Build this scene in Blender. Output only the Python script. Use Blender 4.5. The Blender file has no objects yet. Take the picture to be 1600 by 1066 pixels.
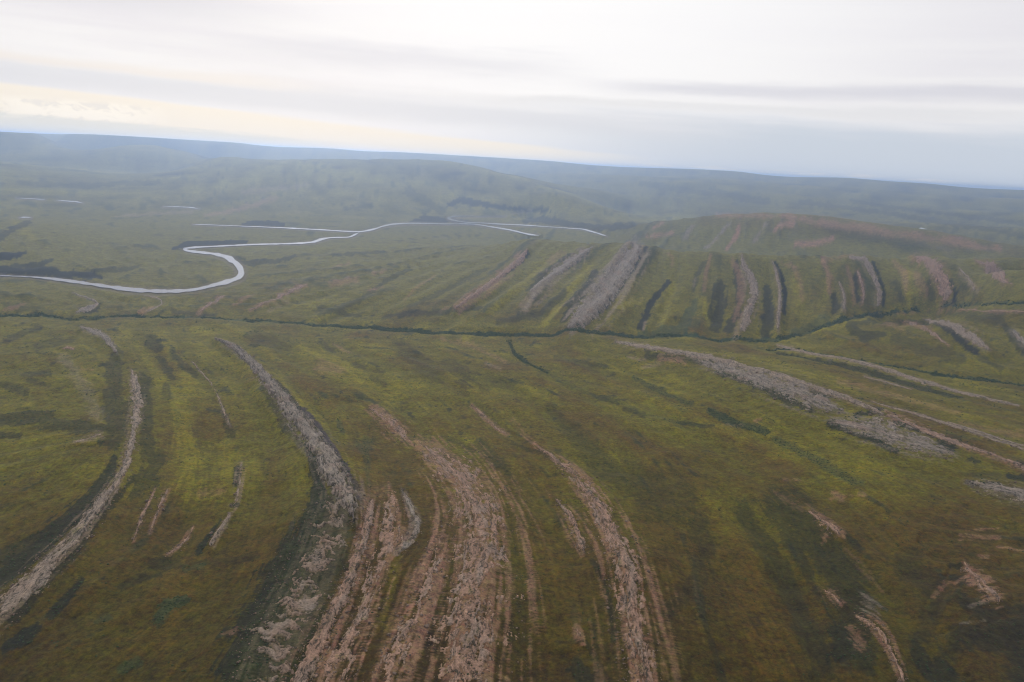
import bpy, math, random
import numpy as np
from mathutils import Matrix, Vector
random.seed(7)
RNG = np.random.default_rng(7)
S = bpy.context.scene
# ---------------------------------------------------------------- camera
CAM_Z = 500.0
F_PX = 1244.0
ROLL = math.radians(3.22)
PITCH = math.radians(12.73)
_f = np.array([0, math.cos(PITCH), -math.sin(PITCH)])
_r0 = np.array([1.0, 0, 0]); _u0 = np.array([0, math.sin(PITCH), math.cos(PITCH)])
CR = math.cos(ROLL) * _r0 + math.sin(ROLL) * _u0
CU = math.cos(ROLL) * _u0 - math.sin(ROLL) * _r0
cam = bpy.data.cameras.new('camera'); cam_ob = bpy.data.objects.new('camera', cam)
S.collection.objects.link(cam_ob)
M4 = Matrix.Identity(4)
for i in range(3):
    M4[i][0] = CR[i]; M4[i][1] = CU[i]; M4[i][2] = -_f[i]
M4[2][3] = CAM_Z
cam_ob.matrix_world = M4
cam.sensor_width = 36.0; cam.lens = 36.0 * F_PX / 1600.0
cam.clip_start = 1.0; cam.clip_end = 300000.0
S.camera = cam_ob
S.render.resolution_x, S.render.resolution_y = 1024, 682
S.view_settings.view_transform = 'Standard'; S.view_settings.look = 'None'
S.view_settings.exposure = 0.0; S.view_settings.gamma = 1.0
S.view_settings.use_curve_mapping = False
S.cycles.use_denoising = True; S.cycles.filter_width = 1.1
S.cycles.max_bounces = 5; S.cycles.diffuse_bounces = 2; S.cycles.volume_bounces = 1
S.cycles.sample_clamp_indirect = 4.0

# ---------------------------------------------------------------- node expressions
class X:
    """small arithmetic on shader sockets"""
    nt = None
    def __init__(s, v): s.v = v
    @staticmethod
    def m(op, *a, clamp=False):
        n = X.nt.nodes.new('ShaderNodeMath'); n.operation = op; n.use_clamp = clamp
        for i, q in enumerate(a):
            q = q.v if isinstance(q, X) else q
            if isinstance(q, (int, float)): n.inputs[i].default_value = q
            else: X.nt.links.new(q, n.inputs[i])
        return X(n.outputs[0])
    def __add__(s, o): return X.m('ADD', s, o)
    __radd__ = __add__
    def __sub__(s, o): return X.m('SUBTRACT', s, o)
    def __rsub__(s, o): return X.m('SUBTRACT', o, s)
    def __mul__(s, o): return X.m('MULTIPLY', s, o)
    __rmul__ = __mul__
    def __truediv__(s, o): return X.m('DIVIDE', s, o)
def node(t, **k):
    n = X.nt.nodes.new(t)
    for a, b in k.items(): setattr(n, a, b)
    return n
def link(a, b): X.nt.links.new(a.v if isinstance(a, X) else a, b)
def sstep(x, lo, hi):
    n = node('ShaderNodeMapRange', interpolation_type='SMOOTHSTEP')
    link(x, n.inputs[0])
    n.inputs[1].default_value = lo; n.inputs[2].default_value = hi
    n.inputs[3].default_value = 0; n.inputs[4].default_value = 1
    return X(n.outputs[0])
def xyz(x, y, z):
    n = node('ShaderNodeCombineXYZ')
    for i, q in enumerate((x, y, z)):
        if isinstance(q, X): link(q, n.inputs[i])
        else: n.inputs[i].default_value = q
    return n.outputs[0]
def nz(vec, scale, detail=4, rough=0.5, dist=0.0):
    n = node('ShaderNodeTexNoise')
    link(vec, n.inputs['Vector'])
    n.inputs['Scale'].default_value = scale; n.inputs['Detail'].default_value = detail
    n.inputs['Roughness'].default_value = rough; n.inputs['Distortion'].default_value = dist
    return X(n.outputs['Fac'])
def mix(f, a, b, blend='MIX'):
    n = node('ShaderNodeMix', data_type='RGBA', blend_type=blend)
    if isinstance(f, X): link(f, n.inputs[0])
    else: n.inputs[0].default_value = f
    for q, i in ((a, 6), (b, 7)):
        if isinstance(q, tuple): n.inputs[i].default_value = (*q, 1)
        else: link(q, n.inputs[i])
    return n.outputs[2]

# ---------------------------------------------------------------- world: overcast sky, bright where the sun stands behind the cloud
SUN_EL, SUN_AZ = math.radians(23), math.radians(-16)     # azimuth measured from +Y towards +X
W = bpy.data.worlds.new('World'); S.world = W; W.use_nodes = True
X.nt = W.node_tree; X.nt.nodes.clear()
tc = node('ShaderNodeTexCoord')
nrm = node('ShaderNodeVectorMath', operation='NORMALIZE'); link(tc.outputs['Generated'], nrm.inputs[0])
sp = node('ShaderNodeSeparateXYZ'); link(nrm.outputs[0], sp.inputs[0])
dx, dy, dz = (X(sp.outputs[i]) for i in range(3))
el = X.m('ARCSINE', dz) * 57.29578            # degrees
az = X.m('ARCTAN2', dx, dy) * 57.29578
n_big = nz(xyz(az * 0.035, el * 0.16, 0.0), 1.0, 3, 0.5)
n_warp = nz(xyz(az * 0.09, el * 0.35, 3.0), 1.0, 4, 0.55)
n_str = nz(xyz(az * 0.055, el * 1.0 + az * 0.02, 7.0), 1.0, 6, 0.6)
n_fine = nz(xyz(az * 0.35, el * 2.6, 2.0), 1.0, 6, 0.62)
elw = el + (n_warp - 0.5) * 1.6
grey = mix(sstep(n_big * 0.6 + n_str * 0.4, 0.38, 0.62), (0.87, 0.85, 0.89), (0.97, 0.955, 0.96))
# sun glow through the cloud deck
sd = Vector((math.sin(math.radians(4)) * math.cos(math.radians(17)), math.cos(math.radians(4)) * math.cos(math.radians(17)), math.sin(math.radians(17))))
dt = node('ShaderNodeVectorMath', operation='DOT_PRODUCT'); link(nrm.outputs[0], dt.inputs[0]); dt.inputs[1].default_value = sd
ang = X.m('ARCCOSINE', X(dt.outputs['Value'])) * 57.29578
glow = sstep(ang + (n_big - 0.5) * 8 + (n_str - 0.5) * 4, 30.0, 5.0)
col = mix(glow * 0.88, grey, (1.08, 1.07, 1.07))
def band(c0, c1, half, soft, a0=None, a1=None, asoft=8.0, wob=0.0):
    """1 along elevation c0 + c1*az, within half"""
    e = el + (n_warp - 0.5) * wob + (n_str - 0.5) * wob
    q = X.m('ABSOLUTE', e - (az * c1 + c0))
    m_ = sstep(q, half + soft, max(half - soft, 0.0))
    if a0 is not None: m_ = m_ * sstep(az, a0 - asoft, a0 + asoft)
    if a1 is not None: m_ = m_ * sstep(az, a1 + asoft, a1 - asoft)
    return m_
# blue haze low on the right
low = sstep(elw + (n_str - 0.5) * 2.0, 4.6, 2.2) * sstep(az, -14.0, 18.0)
col = mix(low * 0.92, col, (0.63, 0.70, 0.795))
col = mix(band(5.35, 0.0, 0.45, 0.45, 6.0, 60.0, 5.0, 1.2) * 0.6, col, (0.68, 0.68, 0.76))
col = mix(band(4.2, 0.0, 0.28, 0.3, -6.0, 34.0, 8.0, 1.3) * 0.7, col, (0.84, 0.84, 0.86))
# grey stratus layer above the cream strip, left and middle
col = mix(band(3.0, -0.012, 0.75, 0.6, -60.0, 12.0, 9.0, 1.1) * 0.7, col, (0.76, 0.775, 0.83))
col = mix(band(3.85, -0.02, 0.35, 0.3, -60.0, -16.0, 6.0, 1.0) * 0.7, col, (0.93, 0.87, 0.82))
col = mix(band(7.4, -0.05, 0.9, 1.0, -60.0, -18.0, 6.0, 2.0) * 0.5, col, (0.70, 0.70, 0.77))
col = mix(band(6.2, 0.0, 0.6, 0.7, -20.0, 2.0, 6.0, 2.0) * 0.45, col, (0.72, 0.72, 0.79))
# cream strip that narrows towards the right
top = az * -0.052 + 1.15
cream = sstep(el + (n_str - 0.5) * 1.0 - top, 0.22, -0.22) * sstep(az, 12.0, -2.0)
col = mix(cream * 0.9, col, (1.0, 0.925, 0.81))
paleb = sstep(el + (n_fine - 0.5) * 0.8 - (az * -0.028 + 0.25), 0.15, -0.2) * sstep(az, -10.0, -20.0)
col = mix(paleb * 0.6, col, (0.74, 0.77, 0.76))
# small heaped cloud on the left and torn scraps beside it
cum = sstep(X.m('ABSOLUTE', el - 1.55 + (n_fine - 0.5) * 0.6), 0.75, 0.3) * sstep(X.m('ABSOLUTE', az + 28.6), 6.0, 2.0)
n_c = nz(xyz(az * 0.9, el * 1.8, 5.0), 1.0, 5, 0.65, 0.4)
col = mix(cum * sstep(n_c, 0.40, 0.52), col, (1.06, 1.0, 0.90))
col = mix(cum * sstep(n_c, 0.50, 0.38) * 0.35, col, (0.76, 0.77, 0.80))
# line of low white cloud tops at the horizon on the right
lowc = band(0.25, 0.0, 0.14, 0.12, 4.0, 30.0, 5.0, 0.15) * sstep(nz(xyz(az * 0.5, el * 6, 9.0), 1.0, 5, 0.6), 0.46, 0.6)
col = mix(lowc * 0.55, col, (0.90, 0.86, 0.80))
bg = node('ShaderNodeBackground'); link(col, bg.inputs[0]); bg.inputs[1].default_value = 0.95
sky = node('ShaderNodeTexSky', sky_type='NISHITA', sun_disc=False, sun_elevation=SUN_EL, sun_rotation=SUN_AZ, air_density=1.0, dust_density=2.0)
bg2 = node('ShaderNodeBackground'); link(sky.outputs[0], bg2.inputs[0]); bg2.inputs[1].default_value = 0.05
ms = node('ShaderNodeMixShader'); ms.inputs[0].default_value = 0.06
link(bg.outputs[0], ms.inputs[1]); link(bg2.outputs[0], ms.inputs[2])
wo = node('ShaderNodeOutputWorld'); link(ms.outputs[0], wo.inputs[0])
W.cycles.sampling_method = 'MANUAL'; W.cycles.sample_map_resolution = 512

sl = bpy.data.lights.new('sun', 'SUN'); sl.energy = 1.5; sl.angle = math.radians(10); sl.color = (1.0, 0.95, 0.88)
so = bpy.data.objects.new('sun', sl); S.collection.objects.link(so)
sv = Vector((math.sin(SUN_AZ) * math.cos(SUN_EL), math.cos(SUN_AZ) * math.cos(SUN_EL), math.sin(SUN_EL)))
so.rotation_euler = sv.to_track_quat('Z', 'Y').to_euler()
so.location = (0, 0, 900)

# ---------------------------------------------------------------- small numeric tools
def ray(px, py):
    px = np.asarray(px, float); py = np.asarray(py, float)
    return _f * F_PX + CR * (px[..., None] - 800) - CU * (py[..., None] - 533)
def on_plane(px, py, z):
    d = ray(px, py); t = (z - CAM_Z) / d[..., 2]
    return d[..., 0] * t, d[..., 1] * t
def project(x, y, z):
    zz = z - CAM_Z
    w = x * _f[0] + y * _f[1] + zz * _f[2]
    return (800 + F_PX * (x * CR[0] + y * CR[1] + zz * CR[2]) / w,
            533 - F_PX * (x * CU[0] + y * CU[1] + zz * CU[2]) / w)
def noise(x, y, seed=0):
    """gradient noise, about -1..1"""
    x = np.asarray(x, np.float32); y = np.asarray(y, np.float32)
    xi = np.floor(x); yi = np.floor(y)
    fx = x - xi; fy = y - yi
    xi = xi.astype(np.int32).astype(np.uint32); yi = yi.astype(np.int32).astype(np.uint32)
    def g(a, b, u, v):
        h = a * np.uint32(374761393) + b * np.uint32(668265263) + np.uint32((seed * 974634777) & 0xffffffff)
        h = (h ^ (h >> np.uint32(13))) * np.uint32(1274126177)
        h ^= h >> np.uint32(16)
        k = (h & np.uint32(1023)).astype(np.int32)
        return GC[k] * u + GS[k] * v
    one = np.uint32(1)
    u = fx * fx * fx * (fx * (fx * 6 - 15) + 10); v = fy * fy * fy * (fy * (fy * 6 - 15) + 10)
    a = g(xi, yi, fx, fy); b = g(xi + one, yi, fx - 1, fy)
    c = g(xi, yi + one, fx, fy - 1); d = g(xi + one, yi + one, fx - 1, fy - 1)
    return (a + u * (b - a) + v * ((c + u * (d - c)) - (a + u * (b - a)))) * 1.5
_t = np.arange(1024) * (2 * np.pi / 1024)
GC = np.cos(_t).astype(np.float32); GS = np.sin(_t).astype(np.float32)
def fbm(x, y, octv=4, seed=0, gain=0.5):
    s = 0; a = 1; t = 0
    for i in range(octv):
        s = s + a * noise(x, y, seed + i * 17); t += a * 0.7
        a *= gain; x = x * 2.03 + 13.7; y = y * 2.03 - 7.1
    return s / t
def ss(x, lo, hi):
    t = np.clip((x - lo) / (hi - lo), 0, 1); return t * t * (3 - 2 * t)

# ---------------------------------------------------------------- the river and its arms, as seen from the air
WATER_Z = -35.0
RIVERS = [
 ('wide pale river arm swinging round the tight bend at the left',
  [(-60,431,4),(0,430,4),(50,432,4),(100,438,5),(150,445,5),(200,452,7),(250,455,6),(300,453,5),(340,444,6),(365,437,8),(376,430,10),(376,421,11),(368,411,9),(354,402,7),(335,397,5),(310,394,4.5),(292,391.5,4),(287,389,3.2),(300,387,3),(335,385,2.6),(400,382,2.6),(460,380.5,3),(490,378,4),(502,374,4.5),(518,371.5,2.4),(545,370.5,2.2),(553,367.5,4),(562,363,3)]),
 ('thin middle arm of the river running straight below dark bluffs',
  [(300,350.5,1.0),(380,353.5,1.4),(440,356,2.2),(500,359,2.6),(560,362,2.6),(583,358.5,3.6),(600,353,3.6),(618,350,4),(650,349,3.4),(690,350,2.4),(740,350.5,2.4),(770,355,3),(800,360,3),(825,366,3.4),(842,368,2.4)]),
 ('hooked far river channel in the valley centre',
  [(790,337.5,2.2),(745,337.8,2.4),(712,338,3),(700,341,4),(712,345,3.6),(735,348,2.6),(752,348.5,2.6),(785,350.5,3.2),(812,351.5,3),(850,354,2),(893,357,2.2),(912,358.5,2.6),(932,364,3.4),(948,369,2.6)]),
 ('short far glint of the river right of the hooked channel',
  [(802,333,2.6),(812,331.5,2.6),(830,331,2)]),
 ('longer of two far glints of the river at the left',
  [(26,309.5,2),(48,310.5,2.2),(70,312,1.8)]),
 ('bright short bend of the river beside the far left glint',
  [(88,313,1.8),(108,314.5,2.6),(120,315.5,3),(130,317.5,2.6)]),
 ('far glint of the river on the left valley floor',
  [(254,323,1.8),(285,323.5,2),(300,324.5,2.8),(310,326.5,2)]),
 ('tiny far glint of the river near the left edge', [(30,340,2.4),(40,339.5,2.8),(50,340.5,2)]),
]
POND = [(1434,357.3,2),(1440,357,3.4),(1448,358.5,2)]

# ---------------------------------------------------------------- height control points: (picture x, y, elevation)
CP = [
 (-250,1066,0),(0,1066,-5),(400,1066,8),(620,1066,12),(800,1066,2),(1000,1066,10),(1200,1066,0),(1600,1066,18),(1850,1066,18),
 (-250,850,0),(0,850,-4),(130,830,8),(300,850,-4),(470,900,6),(560,850,16),(750,850,14),(870,850,2),(980,870,14),(1100,850,-6),(1300,850,2),(1600,850,20),(1850,850,25),
 (-250,700,0),(0,700,2),(205,680,12),(320,700,-8),(440,700,-2),(500,710,16),(600,700,2),(800,700,4),(1000,700,0),(1200,700,-6),(1400,690,24),(1600,720,14),(1850,760,10),
 (-250,590,-5),(0,590,0),(210,590,4),(300,600,-6),(430,610,10),(600,600,0),(800,600,0),(1000,600,-10),(1150,590,14),(1250,605,26),(1450,645,16),(1600,660,0),(1850,720,0),
 (-250,495,-15),(0,505,-12),(150,520,-4),(400,520,-16),(600,530,-16),(800,545,-14),(1000,548,0),(1100,548,-14),(1200,560,-18),(1300,570,-8),(1450,605,-10),(1600,635,-12),(1850,690,-10),
 (-250,480,-26),(0,490,-27),(200,495,-27),(400,500,-27),(600,514,-28),(800,523,-28),(1000,525,-28),(1150,530,-28),(1250,520,-26),(1350,495,-20),(1450,483,-10),(1600,478,6),(1850,480,30),
 (1250,546,-27),(1400,570,-24),(1600,600,-20),(1850,640,-20),
 (1350,515,0),(1480,505,22),(1600,520,28),(1850,540,28),(1550,550,6),
 (640,470,0),(760,475,6),(880,480,8),(1000,470,18),(1150,465,34),(1300,455,44),(1450,450,66),(1600,450,92),(1850,460,96),
 (700,430,16),(780,420,34),(900,420,50),(1050,420,90),(1200,430,80),(1400,425,95),
 (760,388,36),(830,380,52),
 (450,450,-14),(550,430,-4),(620,400,4),(560,395,-10),(640,375,-22),(450,400,-26),(350,475,-20),(250,472,-24),(120,470,-18),(0,465,-14),(-250,465,-14),
 (0,365,18),(70,352,14),(20,395,-2),(100,410,-18),(170,400,-24),(200,370,-26),(-250,370,20),(240,420,-31),(330,415,-32),
 (1000,362,30),(960,372,-30),
 (1050,380,0),(1150,372,60),(1300,375,95),(1450,388,90),
 (380,335,-30),(500,340,-28),(620,335,-22),(700,325,0),
 (0,290,20),(150,290,20),(260,290,50),(0,260,120),(150,260,110),(280,262,140),(-250,250,140),(-250,290,30),
]
HP = [  # (picture x, distance, elevation): ground hidden behind crests
 (850,4700,-32),
 (400,15500,80),(520,15500,80),(640,15500,70),(760,14500,20),(200,18500,90),(0,19000,80),(-250,18500,100),(300,18500,100),
]
FRONT = [(900,379),(950,382),(1000,386),(1050,390),(1100,393.5),(1150,397),(1200,399.5),(1250,401),(1300,402),(1350,402.5),(1400,403),(1450,403.5),(1500,405),(1550,406.5),(1600,408),(1700,411),(1850,416)]
HILL2 = [(1040,347),(1100,340),(1150,335),(1200,333),(1260,336),(1320,343),(1380,351),(1450,361),(1520,372),(1600,385),(1700,398),(1850,415)]
MIDS = [(380,276),(460,275),(540,275),(640,278),(740,289),(840,299)]
ROWS = [(8600, [(400,300),(520,300),(640,302)]), (9100, [(760,308),(850,312)]), (8750, [(800,322),(880,322)]),
        (8800, [(1000,345),(1440,357),(1600,368),(1850,378)]), (11500, [(960,322),(1100,322),(1250,328),(1400,339),(1550,350),(1850,360)]),
        (13800, [(960,298),(1100,300),(1250,308),(1400,318),(1550,328),(1850,340)]), (16800, [(960,276),(1100,281),(1250,291),(1400,301),(1550,311),(1850,324)])]
CREST = [(-250,248),(-100,240),(0,229),(100,231),(215,228.5),(260,233),(300,240)]                 # 15.5 km
MIDH = [(330,247),(400,249),(480,249),(560,249),(640,250),(700,254),(750,262),(800,272),(850,284),(900,296),(940,305)]   # middle hill
SKYL = [(-250,198),(-100,203),(0,206.5),(60,209),(140,211),(200,216),(250,218),(330,224),(420,230),(520,232.5),(560,236),(650,238),(720,242),(800,248),(860,252),(900,256),(1000,262),(1060,263.5),(1150,268),(1200,274),(1260,277),(1320,278),(1400,284),(1450,287),(1500,292),(1600,297),(1700,301),(1850,306)]
def polar(x, y): return np.arctan2(x, y), np.log(np.hypot(x, y))
def at_dist(px, py, d):
    r = ray(px, py); h = math.hypot(r[0], r[1])
    return r[0] * d / h, r[1] * d / h, CAM_Z + r[2] * d / h
pts = []
for (a, b, z) in CP:
    x, y = on_plane(a, b, z); pts.append((float(x), float(y), z))
for _, R in RIVERS:
    for i in range(0, len(R), 3 if len(R) > 12 else 2):
        x, y = on_plane(R[i][0], R[i][1], WATER_Z + 2); pts.append((float(x), float(y), WATER_Z + 2))
for (a, d, z) in HP:
    r = ray(a, 300.0); h = math.hypot(r[0], r[1]); pts.append((r[0] * d / h, r[1] * d / h, z))
for a, b in FRONT:
    d_ = float(np.interp(a, [850, 900, 1000, 1100, 1200, 1300, 1450], [4400, 4200, 3900, 3800, 3850, 4100, 4500])); pts.append(at_dist(a, b, d_))
    r_ = ray(a, 300.0); h_ = math.hypot(r_[0], r_[1])
    if a > 930: pts.append((r_[0] * (d_ + 520) / h_, r_[1] * (d_ + 520) / h_, -5.0))
for a, b in HILL2:
    pts.append(at_dist(a, b, 6500))
    r_ = ray(a, 300.0); h_ = math.hypot(r_[0], r_[1]); pts.append((r_[0] * 7900 / h_, r_[1] * 7900 / h_, -25.0))
for a, b in MIDS: pts.append(at_dist(a, b, 9800))
for d_, L_ in ROWS:
    for a, b in L_: pts.append(at_dist(a, b, d_))
for a, b in CREST: pts.append(at_dist(a, b, 15500))
for i, (a, b) in enumerate(MIDH): pts.append(at_dist(a, b, 12500 - i * 80))
for a, b in SKYL:
    p = at_dist(a, b, 22500); pts.append(p)
    r = math.hypot(p[0], p[1]); q = 18700 / r
    pts.append((p[0] * q, p[1] * q, p[2] * 0.7))
    q = 31000 / r; pts.append((p[0] * q, p[1] * q, p[2] * 0.2))
pts = np.array(pts)
LS = 0.55
ca, cl = polar(pts[:, 0], pts[:, 1]); cl = cl * LS
def mq(a, l):
    return lambda A, L: np.sqrt((A - a) ** 2 + (L - l) ** 2 + 0.0009)
D = np.sqrt((ca[:, None] - ca) ** 2 + (cl[:, None] - cl) ** 2 + 0.0009)
wts = np.linalg.solve(D + np.eye(len(D)) * 1e-4 * -1, pts[:, 2] - 0.0)

# grid: azimuth by log distance, rows spaced evenly as the eye sees them
NA, NL = 1080, 1040
AZ = np.linspace(math.radians(-45), math.radians(45), NA)
ll = np.linspace(math.log(430), math.log(47000), 6000)
cum_ = np.cumsum(500 / np.exp(ll) + 0.045); cum_ -= cum_[0]
LN = np.interp(np.linspace(0, cum_[-1], NL), cum_, ll)
GA, GL = np.meshgrid(AZ, LN)            # NL x NA
H0 = np.zeros(GA.shape)
for k in range(len(pts)):
    H0 += wts[k] * np.sqrt((GA - ca[k]) ** 2 + (GL * LS - cl[k]) ** 2 + 0.0009)
R_ = np.exp(GL); GX = np.sin(GA) * R_; GY = np.cos(GA) * R_
PX, PY = project(GX, GY, H0)
_rows = np.arange(NL)
def sample(G, x, y):
    a, l = polar(x, y)
    i = np.clip((a - AZ[0]) / (AZ[1] - AZ[0]), 0, NA - 1.001); j = np.clip(np.interp(l, LN, _rows), 0, NL - 1.001)
    i0 = i.astype(int); j0 = j.astype(int); fi = i - i0; fj = j - j0
    return (G[j0, i0] * (1 - fi) + G[j0, i0 + 1] * fi) * (1 - fj) + (G[j0 + 1, i0] * (1 - fi) + G[j0 + 1, i0 + 1] * fi) * fj
_ml = np.linspace(math.log(500), math.log(40000), 700)
def unproject(px, py):
    """first point where the line of sight meets the smooth ground"""
    px = np.atleast_1d(px).astype(float); py = np.atleast_1d(py).astype(float)
    d = ray(px, py); h = np.hypot(d[:, 0], d[:, 1])
    ux, uy, uz = d[:, 0] / h, d[:, 1] / h, d[:, 2] / h
    rr = np.exp(_ml)[None, :]
    gap = CAM_Z + uz[:, None] * rr - sample(H0, ux[:, None] * rr, uy[:, None] * rr)
    hit = np.argmax(gap < 0, axis=1); hit = np.where((gap < 0).any(axis=1), np.maximum(hit, 1), 699)
    n = np.arange(len(px)); g1 = gap[n, hit]; g0 = gap[n, hit - 1]
    t = np.clip(g0 / np.where(np.abs(g0 - g1) < 1e-6, 1, g0 - g1), 0, 1)
    r = np.exp(_ml[hit - 1] + t * (_ml[hit] - _ml[hit - 1]))
    return ux * r, uy * r

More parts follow.
